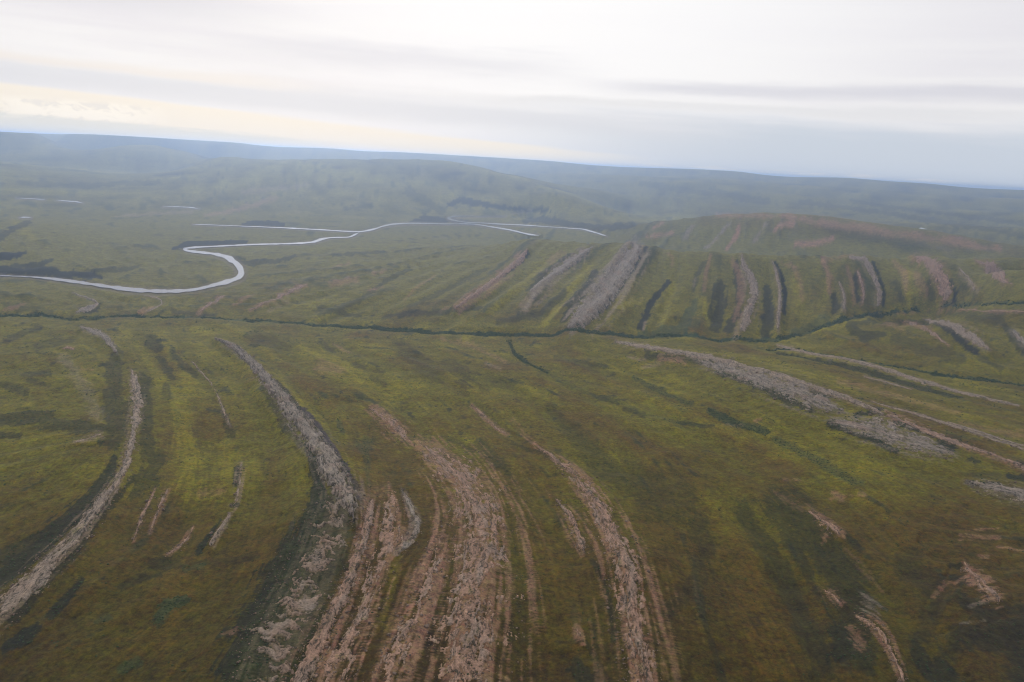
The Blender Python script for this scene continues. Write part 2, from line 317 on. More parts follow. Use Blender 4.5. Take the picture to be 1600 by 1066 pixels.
# ---------------------------------------------------------------- the rock ridges, traced: (x, y, width)
# name, label, stations, height, look (p pink, g grey, m mixed), groove depth 0..1, group
RIDGES = [
 ('long pale rock rib curving down to the left edge', 'm', 6, .36, [(205,578,10),(211,596,20),(214,620,22),(213,650,20),(208,682,18),(200,720,18),(188,752,20),(162,788,24),(128,832,32),(90,872,36),(50,910,40),(8,948,46),(-50,1000,52)]),
 ('short grey rock rib right above the top of the long left rib', 'g', 6, .15, [(126,513,4),(148,521,10),(166,534,13),(176,546,8),(184,556,4)]),
 ('tall grey green rock wall in the left centre, rubble on its right side', 'g', 16, .2, [(336,536,3),(360,549,8),(385,567,14),(410,590,20),(430,615,26),(452,645,30),(475,675,34),(496,707,38),(515,738,42),(532,768,44),(544,790,38),(550,810,24),(553,828,8)]),
 ('broad ragged pale ledges with green gaps, below the grey rock wall', 'm', 9, .84, [(538,784,46),(520,815,66),(506,850,82),(492,885,90),(476,925,92),(458,965,92),(438,1005,90),(424,1045,96),(412,1090,96)]),
 ('smooth pink rock strand right of the ragged ledges', 'p', 7, .2, [(582,788,12),(576,815,18),(568,845,20),(556,880,22),(545,910,24),(530,945,26),(510,982,28),(492,1020,32),(474,1060,36),(462,1095,36)]),
 ('dark speckled pink strip, second strand right of the ragged ledges', 'p', 4, .85, [(612,770,18),(612,805,44),(604,840,60),(594,880,52),(580,920,46),(565,960,46),(545,1000,52),(526,1040,62),(512,1090,70)]),
 ('small grey looping strand at the head of the speckled pink strip', 'g', 4, .4, [(628,768,8),(640,790,12),(650,812,18),(650,832,18),(638,850,14),(622,866,8)]),
 ('faint pink scree tail high above the widest pink band', 'p', 2, .8, [(578,640,8),(600,655,26),(622,672,32),(634,690,14)]),
 ('widest pink rock band with braided grooves, bottom centre', 'p', 5, .74, [(652,690,18),(672,710,44),(700,735,72),(728,765,96),(748,800,112),(754,840,122),(750,880,128),(744,920,136),(736,960,146),(726,1005,156),(716,1050,164),(708,1100,170)]),
 ('narrow broken pink streaks along the left of the widest band', 'p', 3, .9, [(690,840,16),(678,880,30),(664,920,36),(648,960,38),(630,1000,36),(610,1050,40),(600,1090,40)]),
 ('brown pink rock band with folded ripples, right of centre', 'p', 7, .68, [(838,700,6),(862,718,12),(890,740,24),(915,768,36),(938,800,46),(958,835,56),(972,870,64),(982,910,66),(988,955,62),(996,1000,58),(1004,1045,58),(1010,1095,60)]),
 ('small pink rock sliver left of the folded ripple band', 'p', 4, .5, [(868,782,4),(884,802,14),(897,824,22),(906,846,22),(914,868,8)]),
 ('tiny pink rock spot below the small sliver', 'p', 3, .5, [(900,980,6),(906,992,12),(912,1004,5)]),
 ('long straight rock crest with pale top, upper right', 'm', 9, .2, [(962,539,4),(1000,545,8),(1060,556,9),(1120,567,10),(1180,581,10),(1240,598,9),(1300,616,8),(1340,632,7),(1380,650,7)]),
 ('broad lilac grey scree slope hanging below the long crest', 'g', 7, .5, [(1090,566,8),(1130,578,20),(1170,590,28),(1210,602,36),(1245,614,44),(1275,626,42),(1300,636,22),(1318,641,6)]),
 ('lumpy grey rock block with scalloped dark foot, right side', 'g', 9, .6, [(1296,655,8),(1318,659,22),(1345,664,32),(1375,672,42),(1405,682,46),(1435,691,40),(1465,702,26),(1490,712,12)]),
 ('orange tinted rock strand continuing the long crest to the right edge', 'p', 5, .4, [(1385,650,6),(1420,664,8),(1460,680,10),(1500,694,10),(1535,706,8),(1570,722,8),(1620,745,9)]),
 ('thin straight rock rib, farthest of the lines at the right', 'm', 7, .1, [(1213,542,3),(1260,552,5),(1320,565,5.5),(1380,580,6),(1440,597,6),(1500,613,5),(1550,627,4.5),(1592,637,3)]),
 ('short thin rib just below the farthest straight rib', 'm', 3, .2, [(1350,588,2.5),(1385,597,4),(1425,608,3)]),
 ('thin pale rib between the long crest and the right edge', 'm', 4, .2, [(1362,629,3),(1400,640,4.5),(1440,651,5),(1490,668,5),(1550,688,5),(1620,712,5)]),
 ('thin pale rib ending at the right edge above its neighbour', 'm', 4, .2, [(1480,661,3),(1520,673,4.5),(1560,686,5),(1620,704,6)]),
 ('purple grey rock bed at the right edge, lowest of the right group', 'g', 6, .5, [(1508,752,4),(1535,760,16),(1565,768,24),(1600,778,28),(1640,790,30)]),
 ('row of small pale rock knobs in the grass left of the grey wall', 'm', 5, .85, [(377,728,6),(377,742,9),(375,756,9),(373,770,8),(370,786,8),(362,796,8)]),
 ('pale rock fin with a dark hollow on its left side', 'm', 7, .2, [(360,808,6),(350,822,9),(338,840,11),(328,856,7)]),
 ('thin orange rock streak in the grass, left of two', 'p', 3, .5, [(243,766,3),(234,784,6),(224,802,9),(214,824,7),(208,846,3)]),
 ('thin orange rock streak in the grass, right of two', 'p', 3, .5, [(262,768,6),(252,788,7),(243,808,6),(234,832,4)]),
 ('slanting orange rock streak near the pale fin', 'p', 3, .6, [(302,822,4),(292,840,8),(276,856,9),(258,866,4)]),
 ('thin rock line in the grass right of the upper left rib', 'm', 3, .3, [(300,568,2.5),(312,580,4),(324,592,3.5),(332,604,3)]),
 ('broken rock line below the thin grass line', 'm', 3, .6, [(334,606,3),(344,628,5),(352,650,5),(360,668,3)]),
 ('sunken pair of pale rock patches on the dark left heath', 'm', 3, .5, [(116,694,5),(130,691,9),(142,686,8),(158,681,9)]),
 ('lone orange rock patch in the upper left', 'p', 3, .3, [(98,547,3),(107,546.5,6),(116,548,3)]),
 ('small ochre rock cluster on the lower right heath, higher one', 'p', 4, .6, [(1262,800,4),(1278,812,12),(1296,826,18),(1312,840,10)]),
 ('small reddish rock cluster below the higher ochre one', 'p', 3, .85, [(1288,918,10),(1302,926,20),(1314,940,12)]),
 ('ochre rock cluster trailing down to the bottom right', 'p', 5, .75, [(1338,962,8),(1356,972,18),(1372,985,22),(1384,1004,20),(1392,1024,14),(1404,1050,10),(1412,1075,8)]),
 ('pink rock cluster facing the lower right edge', 'p', 5, .8, [(1506,880,8),(1522,896,24),(1538,914,26),(1550,930,24),(1560,944,10)]),
 ('faint twin pink strands in the grass at the centre', 'p', 2, .85, [(738,632,3),(752,644,9),(766,656,11),(780,668,9),(796,676,4)]),
 # far slope
 ('slim pink rib curving down the far slope, leftmost', 'p', 9, .2, [(823,393,4),(817,403,11),(806,414,10),(790,427,8),(770,442,7),(750,457,7),(730,472,7),(710,486,5)]),
 ('grey split rib second from the left on the far slope', 'g', 10, .3, [(926,389,5),(908,400,15),(886,416,19),(862,434,17),(842,449,13),(828,462,9)]),
 ('broadest grey rock slab slanting down the far slope', 'g', 17, .28, [(998,388,22),(990,400,34),(978,418,44),(965,437,50),(949,457,52),(930,478,50),(912,499,42),(896,515,26),(886,522,10)]),
 ('wavy pinkish double rib on the middle of the far slope', 'm', 12, .35, [(1158,403,8),(1162,420,14),(1174,440,20),(1178,462,22),(1172,485,20),(1164,505,22),(1156,522,20)]),
 ('single straight pale wall standing on the far slope', 'm', 11, .12, [(1207,411,4),(1213,430,6),(1218,452,7),(1218,478,7.5),(1216,500,8),(1215,520,6)]),
 ('narrow short rib low on the far slope', 'm', 7, .2, [(1310,444,3),(1316,458,5),(1319,474,6),(1317,490,5)]),
 ('curved outer wall of the paired ribs on the far slope', 'm', 10, .2, [(1326,405,12),(1348,409,16),(1360,424,14),(1368,441,13),(1374,458,12),(1373,474,10),(1370,482,5)]),
 ('short inner rib of the pair on the far slope', 'p', 6, .3, [(1340,427,5),(1345,444,6),(1349,462,6),(1347,479,4)]),
 ('orange flanked rib on the right of the far slope', 'p', 9, .25, [(1430,406,12),(1450,412,24),(1464,426,32),(1472,444,34),(1476,460,30),(1475,473,16)]),
 ('faint small rib between the orange flank and the rightmost rib', 'm', 4, .4, [(1498,420,3),(1508,430,6),(1518,443,8),(1522,456,5)]),
 ('pink triangular rib, rightmost on the far slope', 'p', 6, .3, [(1524,411,8),(1544,417,24),(1558,428,28),(1568,438,18),(1582,444,5)]),
 ('faint pink rib on the hillock right of the creek', 'p', 4, .5, [(1408,503,3),(1430,508,6),(1452,516,9),(1470,530,9),(1482,541,5)]),
 ('brown humped rib on the hillock right of the creek', 'm', 9, .2, [(1440,502,3),(1470,507,7),(1494,515,14),(1514,527,18),(1530,540,16),(1544,551,7)]),
 ('grey rib cut by the right edge on the hillock', 'g', 7, .4, [(1582,520,8),(1596,534,14),(1612,550,16)]),
 ('low brown rock line near the right end of the creek', 'p', 3, .3, [(1500,484,2.5),(1540,487,3.5),(1580,489,4),(1620,491,5)]),
 # left middle
 ('grey hooked rock ledge just above the creek at the left', 'g', 8, .1, [(113,460,2.5),(128,466,3),(142,470,3.5),(154,476,7),(146,482,9),(132,487,7),(119,490,3)]),
 ('thin curled rock rib right of the grey hook', 'm', 4, .1, [(225,463,2),(242,465,2.5),(254,470,3),(252,477,3),(242,484,3.5),(230,491,3)]),
 ('red rock streak above the creek, leftmost of the red ones', 'p', 4, .4, [(351,463,4),(338,471,6),(324,481,6),(311,490,4)]),
 ('red rock streak above the creek, longest of the red ones', 'p', 5, .4, [(478,449,4),(458,456,8),(438,465,8),(416,475,5),(390,487,3)]),
]
GROUPS = {  # shown by list position below
}
# smaller colour marks on the ground: kind, stations (x, y, width)
MARKS = [
 ('p', .6, [(1285,408,4),(1296,430,8),(1298,455,8)]), ('p', .5, [(1395,408,4),(1412,430,10),(1416,455,8)]), ('p', .5, [(1325,420,8),(1332,450,10),(1334,475,6)]), ('p', .5, [(1145,405,6),(1160,450,8),(1150,500,12)]), ('p', .45, [(1435,430,14),(1448,460,14)]), ('m', .45, [(1505,430,10),(1525,455,8)]), ('p', .45, [(1600,412,8),(1620,430,8)]), ('p', .4, [(1235,412,4),(1250,440,8),(1254,470,6)]), ('p', .5, [(1110,400,3),(1104,430,6),(1098,455,4)]),
 ('m', .6, [(995,395,26),(960,450,52),(915,500,44)]), ('m', .5, [(915,398,12),(860,440,24),(820,480,14)]), ('p', .5, [(815,405,12),(770,445,14),(715,485,8)]),
 ('p', .6, [(240,482,5),(230,487,5),(219,491,3)]), ('p', .5, [(42,472,3),(20,482,4),(4,486,3)]), ('p', .5, [(395,461,3),(378,468,5),(366,478,3)]),
 ('p', .5, [(600,424,3),(585,428,4)]), ('p', .5, [(560,438,6),(520,444,9)]), ('p', .6, [(598,447,3),(580,453,6)]), ('p', .4, [(545,412,4),(520,418,4)]),
 ('p', .7, [(700,480,4),(688,487,4)]), ('p', .5, [(728,465,5),(712,475,5)]), ('p', .4, [(680,430,3),(650,450,3),(630,466,3)]),
 ('p', .45, [(430,309,7),(400,320,8),(360,330,7),(320,336,4)]), ('m', .4, [(300,331,5),(240,334,4),(180,338,4)]),
 ('p', .6, [(1155,352,6),(1152,364,5),(1146,376,5),(1136,388,4)]), ('g', .5, [(1138,350,5),(1128,362,6),(1116,376,6),(1104,387,5)]), ('g', .35, [(1085,352,5),(1070,372,8)]),
 ('p', .5, [(1035,349,4),(1020,358,4)]), ('p', .4, [(1050,362,8),(1010,372,6)]), ('p', .5, [(1240,350,6),(1215,353,8),(1210,362,4)]), ('g', .45, [(1196,350,4),(1178,378,5)]),
 ('p', .6, [(1300,374,6),(1280,378,10),(1245,382,10)]), ('p', .35, [(1230,340,10),(1330,352,14),(1450,372,14),(1560,388,10)]), ('p', .3, [(1120,336,6),(1240,338,6)]),
 ('p', .4, [(1040,394,3),(1052,402,4),(1050,412,5)]), ('p', .35, [(1290,406,8),(1330,402,6)]), ('p', .5, [(1220,410,2),(1246,420,3)]), ('p', .4, [(1420,405,4),(1436,420,5)]),
 ('g', .6, [(1088,432,4),(1084,446,5)]), ('m', .6, [(1008,502,3),(1005,512,3)]), ('p', .3, [(860,408,14),(880,396,8)]),
 ('g', .5, [(832,470,6),(822,484,4)]), ('g', .5, [(848,458,3),(836,470,3)]), ('g', .4, [(935,440,20),(905,490,24)]),
 ('p', .35, [(690,530,4),(740,540,9),(790,566,5)]), ('p', .35, [(520,535,4),(545,548,4)]), ('p', .4, [(500,575,16),(530,580,14)]), ('m', .4, [(760,570,6),(780,580,5)]),
 ('p', .45, [(800,655,4),(822,680,5),(840,700,6)]), ('p', .5, [(865,780,2),(852,765,2)]), ('p', .3, [(1210,770,3),(1245,790,10),(1268,800,8)]),
 ('p', .45, [(1290,838,8),(1286,846,5)]), ('p', .3, [(1320,855,5),(1350,890,9),(1380,920,5)]), ('g', .5, [(1355,940,20),(1372,955,14)]), ('p', .4, [(1334,980,16),(1346,1010,14)]),
 ('p', .5, [(1500,838,4),(1560,838,5)]), ('p', .5, [(1510,826,3),(1560,822,2)]), ('p', .5, [(1560,850,3),(1600,855,4)]), ('p', .4, [(1530,866,3),(1545,867,3)]), ('p', .4, [(1460,930,6),(1480,910,7),(1500,905,4)]),
 ('g', .4, [(1515,950,4),(1555,940,6)]), ('g', .4, [(1500,975,4),(1560,968,4)]), ('p', .45, [(1300,776,8),(1350,776,3)]), ('p', .4, [(1225,752,4),(1252,750,2)]),
 ('p', .5, [(1180,659,5),(1190,655,4)]), ('m', .35, [(1130,664,3),(1160,665,3)]), ('p', .6, [(1030,562,6),(1052,563,7),(1070,568,5)]), ('m', .5, [(980,556,3),(1010,561,4)]), ('m', .4, [(1005,572,6),(1030,566,6)]),
 ('p', .35, [(1500,660,6),(1600,682,9)]), ('p', .35, [(1310,596,6),(1400,620,8),(1500,645,7)]), ('p', .5, [(470,990,5),(440,1000,4)]),
 ('p', .3, [(640,900,34),(610,980,40),(590,1066,40)]), ('p', .5, [(590,1040,8),(582,1075,8)]), ('p', .3, [(560,780,34),(600,770,24)]), ('p', .3, [(1000,960,90),(1010,1070,90)]),
 ('p', .35, [(380,985,8),(350,995,5)]), ('p', .3, [(300,775,5),(345,772,10)]), ('p', .3, [(800,900,30),(795,960,20)]), ('m',.3,[(450,470,6),(420,485,5)]),
 ('g', .35, [(100,560,14),(130,600,20),(150,640,20)]), ('p', .45, [(127,578,4),(146,577,3)]),
 ('p', .5, [(1400,490,2.5),(1440,488,3),(1500,486,3)]), ('p', .4, [(1380,505,6),(1410,512,8)]), ('m', .35, [(380,300,10),(480,290,8)]),
]
# vegetation and shade marks: d dark heath and painted shade on cliffs and rib sides, b blue green willow, y bright moss, o ochre, r dark rubble
VEG_AND_SHADE = [
 ('c', 1.0, [(-60,491,2.5),(0,490,2.5),(120,495,3),(200,495,2.5),(300,496,3),(400,499,4),(470,502,4),(540,506,4.5),(600,513,4.5),(680,517,4),(760,521,5),(830,523,4),(920,524,4.5),(1000,524,5),(1060,522,5),(1100,526,4.5),(1160,531,6),(1210,531,7),(1250,521,5.5),(1290,507,5.5),(1330,497,5),(1370,490,4),(1420,484,3),(1480,478,3.5),(1540,473,3),(1620,470,3)]),
 ('c', .9, [(1200,545,1.2),(1260,549,1.4),(1310,556,2),(1360,566,2.4),(1410,573,2.6),(1460,584,3.4),(1520,590,5),(1580,596,5),(1640,604,6)]),
 ('c', .8, [(795,528,2),(802,545,3.5),(813,556,7),(822,565,7),(838,574,3),(856,584,.4)]),
 ('b', .3, [(850,580,3),(860,586,4),(900,608,4),(935,622,6),(965,628,5),(990,640,4),(1010,648,5),(1050,658,5),(1100,666,4)]),
 ('b', .6, [(1085,470,5),(1080,485,10),(1070,500,12),(1060,515,14),(1000,522,6)]), ('b', .5, [(990,590,4),(1020,605,7),(1045,618,7),(1080,632,6)]),
 ('b', .7, [(1110,644,8),(1130,656,9),(1160,664,8),(1200,676,5)]), ('b', .5, [(1212,686,7),(1240,700,9),(1265,712,10),(1300,735,12),(1345,755,10)]),
 ('b', .5, [(1240,520,10),(1290,500,12)]), ('b', .4, [(580,800,0.1),(570,690,12),(585,685,8)]), ('b', .5, [(530,660,5),(535,675,5)]), ('b', .4, [(556,690,6),(565,710,5)]),
 ('b', .75, [(245,965,14),(262,945,16),(290,935,10)]), ('b', .6, [(190,1040,10),(215,1030,12)]), ('b', .5, [(150,965,8),(168,960,8)]), ('b', .5, [(290,890,6),(318,882,6)]),
 ('r', 1.0, [(560,790,8),(550,768,9),(536,738,10),(522,714,10),(508,690,9),(494,668,7),(474,643,5)]),
 ('d', .8, [(432,600,3),(450,622,5),(475,655,6),(500,688,7),(530,735,10),(556,775,12)]),
 ('d', .85, [(478,700,5),(490,730,12),(497,765,20),(492,800,26),(480,840,34),(455,880,44),(430,920,50),(410,960,56),(395,1000,60),(380,1060,70)]),
 ('d', .5, [(410,610,5),(440,660,8),(470,700,8)]),
 ('d', .55, [(225,590,14),(230,640,18),(228,690,18),(240,720,26),(228,750,24),(212,775,14)]), ('d', .55, [(180,560,20),(178,620,30),(185,670,26),(170,690,20)]),
 ('d', .6, [(0,655,14),(50,655,20),(110,665,18),(180,670,12)]), ('d', .6, [(0,678,8),(30,680,6)]), ('d', .8, [(180,720,10),(170,745,14),(145,775,18),(110,810,26),(70,845,30),(30,875,30),(0,900,30)]),
 ('d', .7, [(215,745,6),(200,765,10),(160,805,12),(130,850,12),(95,890,10),(60,925,12),(20,965,16)]),
 ('d', .85, [(128,903,7),(112,925,9),(95,942,12),(78,960,8)]), ('d', .85, [(60,978,8),(40,992,14),(10,1012,12)]), ('d', .6, [(50,845,20),(0,870,20)]),
 ('d', .9, [(345,815,6),(335,830,9),(322,848,9),(312,862,8)]), ('d', .8, [(370,792,6),(362,794,6)]), ('d', .8, [(371,735,4),(370,765,5)]),
 ('d', .5, [(250,895,5),(220,900,8),(190,915,8)]), ('d', .45, [(240,880,12),(275,872,14)]), ('d', .4, [(400,870,6),(300,880,6),(240,885,4)]),
 ('d', .6, [(235,535,16),(245,545,14)]), ('d', .6, [(248,560,5),(262,578,10),(270,590,6)]), ('d', .5, [(258,605,8),(258,625,10)]), ('d', .55, [(280,570,8),(305,585,10)]), ('d', .55, [(348,640,4),(356,665,8),(362,680,8)]),
 ('d', .5, [(40,585,10),(75,585,8)]), ('d', .5, [(45,596,6),(70,600,6)]), ('d', .5, [(5,600,8),(40,610,7)]), ('d', .4, [(60,540,14),(110,530,10)]), ('d', .4, [(400,530,20),(450,535,22)]), ('d', .45, [(10,530,8),(60,510,6)]),
 ('d', .45, [(555,568,6),(570,575,6)]), ('d', .45, [(580,590,4),(600,600,6)]), ('d', .4, [(590,578,4),(598,580,4)]), ('d', .4, [(500,535,6),(520,545,6)]), ('d', .35, [(630,545,20),(680,590,22)]), ('d', .35, [(700,570,16),(760,600,16),(800,600,10)]),
 ('d', .5, [(750,695,12),(770,720,16),(790,740,14)]), ('d', .4, [(690,680,4),(740,705,6)]), ('d', .45, [(860,720,6),(800,690,3)]),
 ('d', .4, [(860,640,10),(900,680,18),(950,740,40),(1010,760,60),(1060,790,50)]), ('d', .5, [(1090,820,26),(1100,860,24),(1092,890,14)]), ('d', .3, [(870,560,6),(930,575,6)]),
 ('d', .55, [(1060,660,3),(1100,668,5),(1115,667,3)]), ('d', .5, [(925,617,4),(955,628,6),(965,632,4)]), ('d', .5, [(975,640,4),(1005,650,5)]), ('d', .5, [(895,560,3),(925,568,4),(945,572,4)]),
 ('d', .75, [(1120,582,5),(1160,594,7),(1200,610,8),(1230,626,9),(1268,642,8)]), ('d', .6, [(1010,556,5),(1060,562,4),(1110,570,4)]), ('d', .7, [(1270,614,5),(1290,620,7)]),
 ('d', .85, [(1296,660,4),(1330,674,5),(1360,684,6),(1400,702,7)]), ('d', .85, [(1340,648,5),(1372,646,5)]), ('d', .85, [(1400,662,5),(1430,670,7),(1460,682,6)]), ('d', .85, [(1470,690,12),(1486,700,14)]), ('d', .7, [(1515,716,5),(1530,720,5)]), ('d', .85, [(1512,752,3),(1545,760,5),(1575,768,5)]), ('d', .85, [(1575,745,5),(1605,750,6)]), ('d', .85, [(1590,728,4),(1620,735,6)]),
 ('d', .7, [(1215,552,2),(1280,565,3),(1350,580,4),(1430,602,4),(1500,620,3)]), ('d', .4, [(1500,735,6),(1560,745,8)]),
 ('d', .5, [(1160,800,20),(1200,860,30),(1240,920,30),(1262,980,30),(1290,1040,34)]), ('d', .6, [(1230,800,60),(1300,880,60),(1340,940,50),(1330,1010,60)]),
 ('d', .8, [(1310,990,26),(1325,1010,30),(1308,1030,24)]), ('d', .7, [(1430,1020,20),(1440,1040,26),(1475,1060,26)]), ('d', .7, [(1490,900,8),(1520,908,10)]), ('d', .7, [(1485,880,4),(1500,883,4)]), ('d', .6, [(1500,935,14),(1540,960,26),(1580,985,30)]),
 ('d', .6, [(1500,1000,40),(1600,980,60),(1620,1060,80)]), ('d', .45, [(1420,880,30),(1470,930,30),(1440,990,20)]), ('d', .7, [(890,1040,20),(915,1055,22)]), ('d', .5, [(1090,940,5),(1103,985,6),(1118,1020,6),(1130,1066,6)]), ('d', .4, [(1098,900,30),(1040,960,20)]),
 ('d', .6, [(925,880,5),(945,910,7),(955,950,7),(960,1000,8)]), ('d', .5, [(918,1005,4),(950,1060,6)]), ('d', .45, [(870,1000,4),(905,1000,4)]),
 ('d', .4, [(680,960,8),(660,1010,8)]), ('d', .55, [(742,900,5),(738,960,6),(732,1066,7)]), ('d', .4, [(640,790,8),(642,830,6),(620,855,6)]),
 ('d', .5, [(0,372,6),(20,358,6),(45,348,5)]), ('d', .8, [(-20,402,7),(15,400,6),(38,395,4)]), ('d', .6, [(20,415,7),(60,415,6),(80,407,4)]), ('d', .75, [(0,420,8),(60,424,9),(130,431,9),(160,430,4)]), ('d', .4, [(80,428,4),(200,418,4),(215,414,4)]),  # includes shaded river cliffs, painted dark instead of raised
 ('d', .75, [(270,388,3),(290,382,5),(340,380,5),(385,378,3)]), ('d', .7, [(375,354,0.5),(390,349,5),(430,349,5),(445,352,2)]), ('d', .5, [(362,404,4),(390,410,5),(430,408,4),(460,400,3)]), ('d', .4, [(520,398,3),(600,394,3)]),
 ('d', .7, [(640,347,2),(665,342,8),(700,344,5),(740,349,4)]), ('d', .7, [(700,322,3),(715,314,7),(750,318,6),(790,325,4),(860,330,3)]), ('d', .6, [(820,346,4),(850,344,7),(890,350,7),(940,356,7),(990,352,6)]), ('d', .35, [(540,326,5),(580,322,4)]),
 ('d', .3, [(30,285,4),(120,290,5),(250,285,4)]), ('d', .3, [(690,330,8),(640,300,12)]), ('d', .3, [(1000,290,4),(1120,305,5),(1200,315,6)]), ('d', .35, [(1250,315,4),(1400,335,5),(1600,368,6)]), ('d', .35, [(1330,312,3),(1480,335,4),(1600,350,4)]), ('d', .35, [(1110,296,4),(1160,312,5)]),
 ('d', .85, [(1009,392,4),(1001,406,5),(991,424,6),(977,443,7),(962,464,8),(944,486,9),(924,505,9),(905,518,6)]), ('d', .75, [(920,398,2.5),(900,415,3),(878,430,3)]), ('d', .5, [(888,402,3),(850,432,4),(826,455,5)]), ('d', .7, [(826,396,2),(812,412,3.5),(795,426,3),(765,449,3),(740,468,3)]),  # dark sides of the far ribs: shade painted into the ground colour
 ('d', .6, [(930,430,8),(915,455,12),(895,480,14),(882,508,10)]), ('d', .7, [(1045,440,3),(1030,455,4),(1018,472,6),(1008,492,8),(1000,510,7)]), ('d', .4, [(1100,410,4),(1088,430,5),(1085,450,5)]),
 ('d', .6, [(1150,410,5),(1152,440,8),(1156,470,9),(1150,495,9),(1140,515,12)]), ('d', .55, [(1125,450,16),(1122,480,18),(1115,510,16)]), ('d', .6, [(1198,452,8),(1200,480,14),(1200,505,14),(1196,522,10)]), ('d', .75, [(1212,413,3),(1221,432,4),(1226,460,5),(1225,490,5)]),
 ('d', .6, [(1303,460,5),(1305,485,7)]), ('d', .6, [(1335,430,4),(1340,470,5)]), ('d', .7, [(1363,412,3),(1372,430,4),(1381,455,4),(1381,475,4)]), ('d', .75, [(1484,440,4),(1492,458,5),(1490,474,4)]), ('d', .4, [(1400,440,6),(1410,470,8)]), ('d', .4, [(1450,440,6),(1455,470,8)]),
 ('d', .7, [(1460,506,3),(1488,520,5),(1505,538,7),(1525,552,7)]), ('d', .5, [(1330,510,10),(1350,525,12),(1380,520,6)]), ('d', .4, [(1330,505,3),(1420,503,3),(1450,508,3)]), ('d', .5, [(1570,510,6),(1585,535,8),(1600,552,8)]), ('d', .4, [(1400,530,14),(1500,560,12)]), ('d', .5, [(1530,560,6),(1565,575,6)]), ('d', .35, [(1480,488,8),(1560,500,14)]),
 ('d', .6, [(158,478,2),(150,487,4),(130,491,3)]), ('d', .35, [(10,478,8),(80,488,4)]), ('d', .4, [(270,488,3),(320,492,4)]), ('d', .4, [(640,420,4),(600,440,4),(560,470,5),(500,490,5)]), ('d', .35, [(760,420,5),(700,450,6),(640,480,6)]), ('d', .45, [(600,495,6),(680,490,6),(750,480,5)]), ('d', .4, [(780,505,8),(850,490,10),(880,460,10)]), ('d', .4, [(500,480,5),(560,490,5)]),
 ('o', .4, [(1100,345,16),(1250,352,24),(1400,368,22),(1600,395,16)]),
 ('y', .5, [(340,560,8),(440,600,12),(480,640,14),(510,670,10)]), ('y', .35, [(300,520,10),(420,520,12),(520,560,12),(620,620,20)]), ('y', .5, [(985,450,10),(960,490,12),(1000,470,8)]), ('y', .45, [(1050,450,16),(1030,500,16)]), ('y', .45, [(1100,470,8),(1110,510,10)]), ('y', .4, [(1240,440,14),(1260,490,20)]), ('y', .35, [(1290,440,8),(1285,480,10)]), ('y', .4, [(1420,430,12),(1420,470,14)]),
 ('y', .4, [(850,410,10),(800,460,12),(770,490,10)]), ('y', .5, [(920,420,10),(880,470,14),(850,505,12)]), ('y', .4, [(980,545,6),(1100,552,8),(1200,568,8),(1340,610,8)]), ('y', .3, [(1400,620,8),(1600,672,10)]), ('y', .4, [(1310,540,12),(1240,540,8)]), ('y', .5, [(1240,527,5),(1300,512,5),(1350,500,4)]),
 ('y', .3, [(950,600,10),(1040,640,14),(1200,690,24),(1330,740,30)]), ('y', .35, [(50,370,12),(20,345,6)]), ('y', .3, [(340,420,14),(350,440,6)]), ('y', .3, [(200,520,10),(280,640,24),(300,760,30)]), ('y', .3, [(170,600,3),(60,530,10)]), ('y', .3, [(620,870,14),(600,980,24)]), 
 ('o', .5, [(430,720,30),(420,820,44),(400,900,40)]), ('o', .45, [(280,900,50),(250,1000,70)]), ('o', .5, [(1160,850,30),(1180,930,50),(1200,1020,70)]), ('o', .35, [(840,820,30),(860,920,40),(880,1000,40)]), ('o', .3, [(560,700,30),(580,740,30)]), ('o', .4, [(260,700,30),(270,760,40)]), ('o', .3, [(60,600,20),(60,620,20)]), ('o', .35, [(1500,790,40),(1400,860,30),(1300,780,20)]), ('o', .35, [(1480,1000,30),(1420,950,20)]), ('o', .35, [(130,900,20),(180,860,30)]), ('o', .4, [(640,930,16),(620,1050,20)]), ('o', .3, [(1000,620,20),(880,620,16)]), ('o', .35, [(1300,580,6),(1500,640,8)]), ('o', .35,[(700,600,16),(840,640,20)]),
]
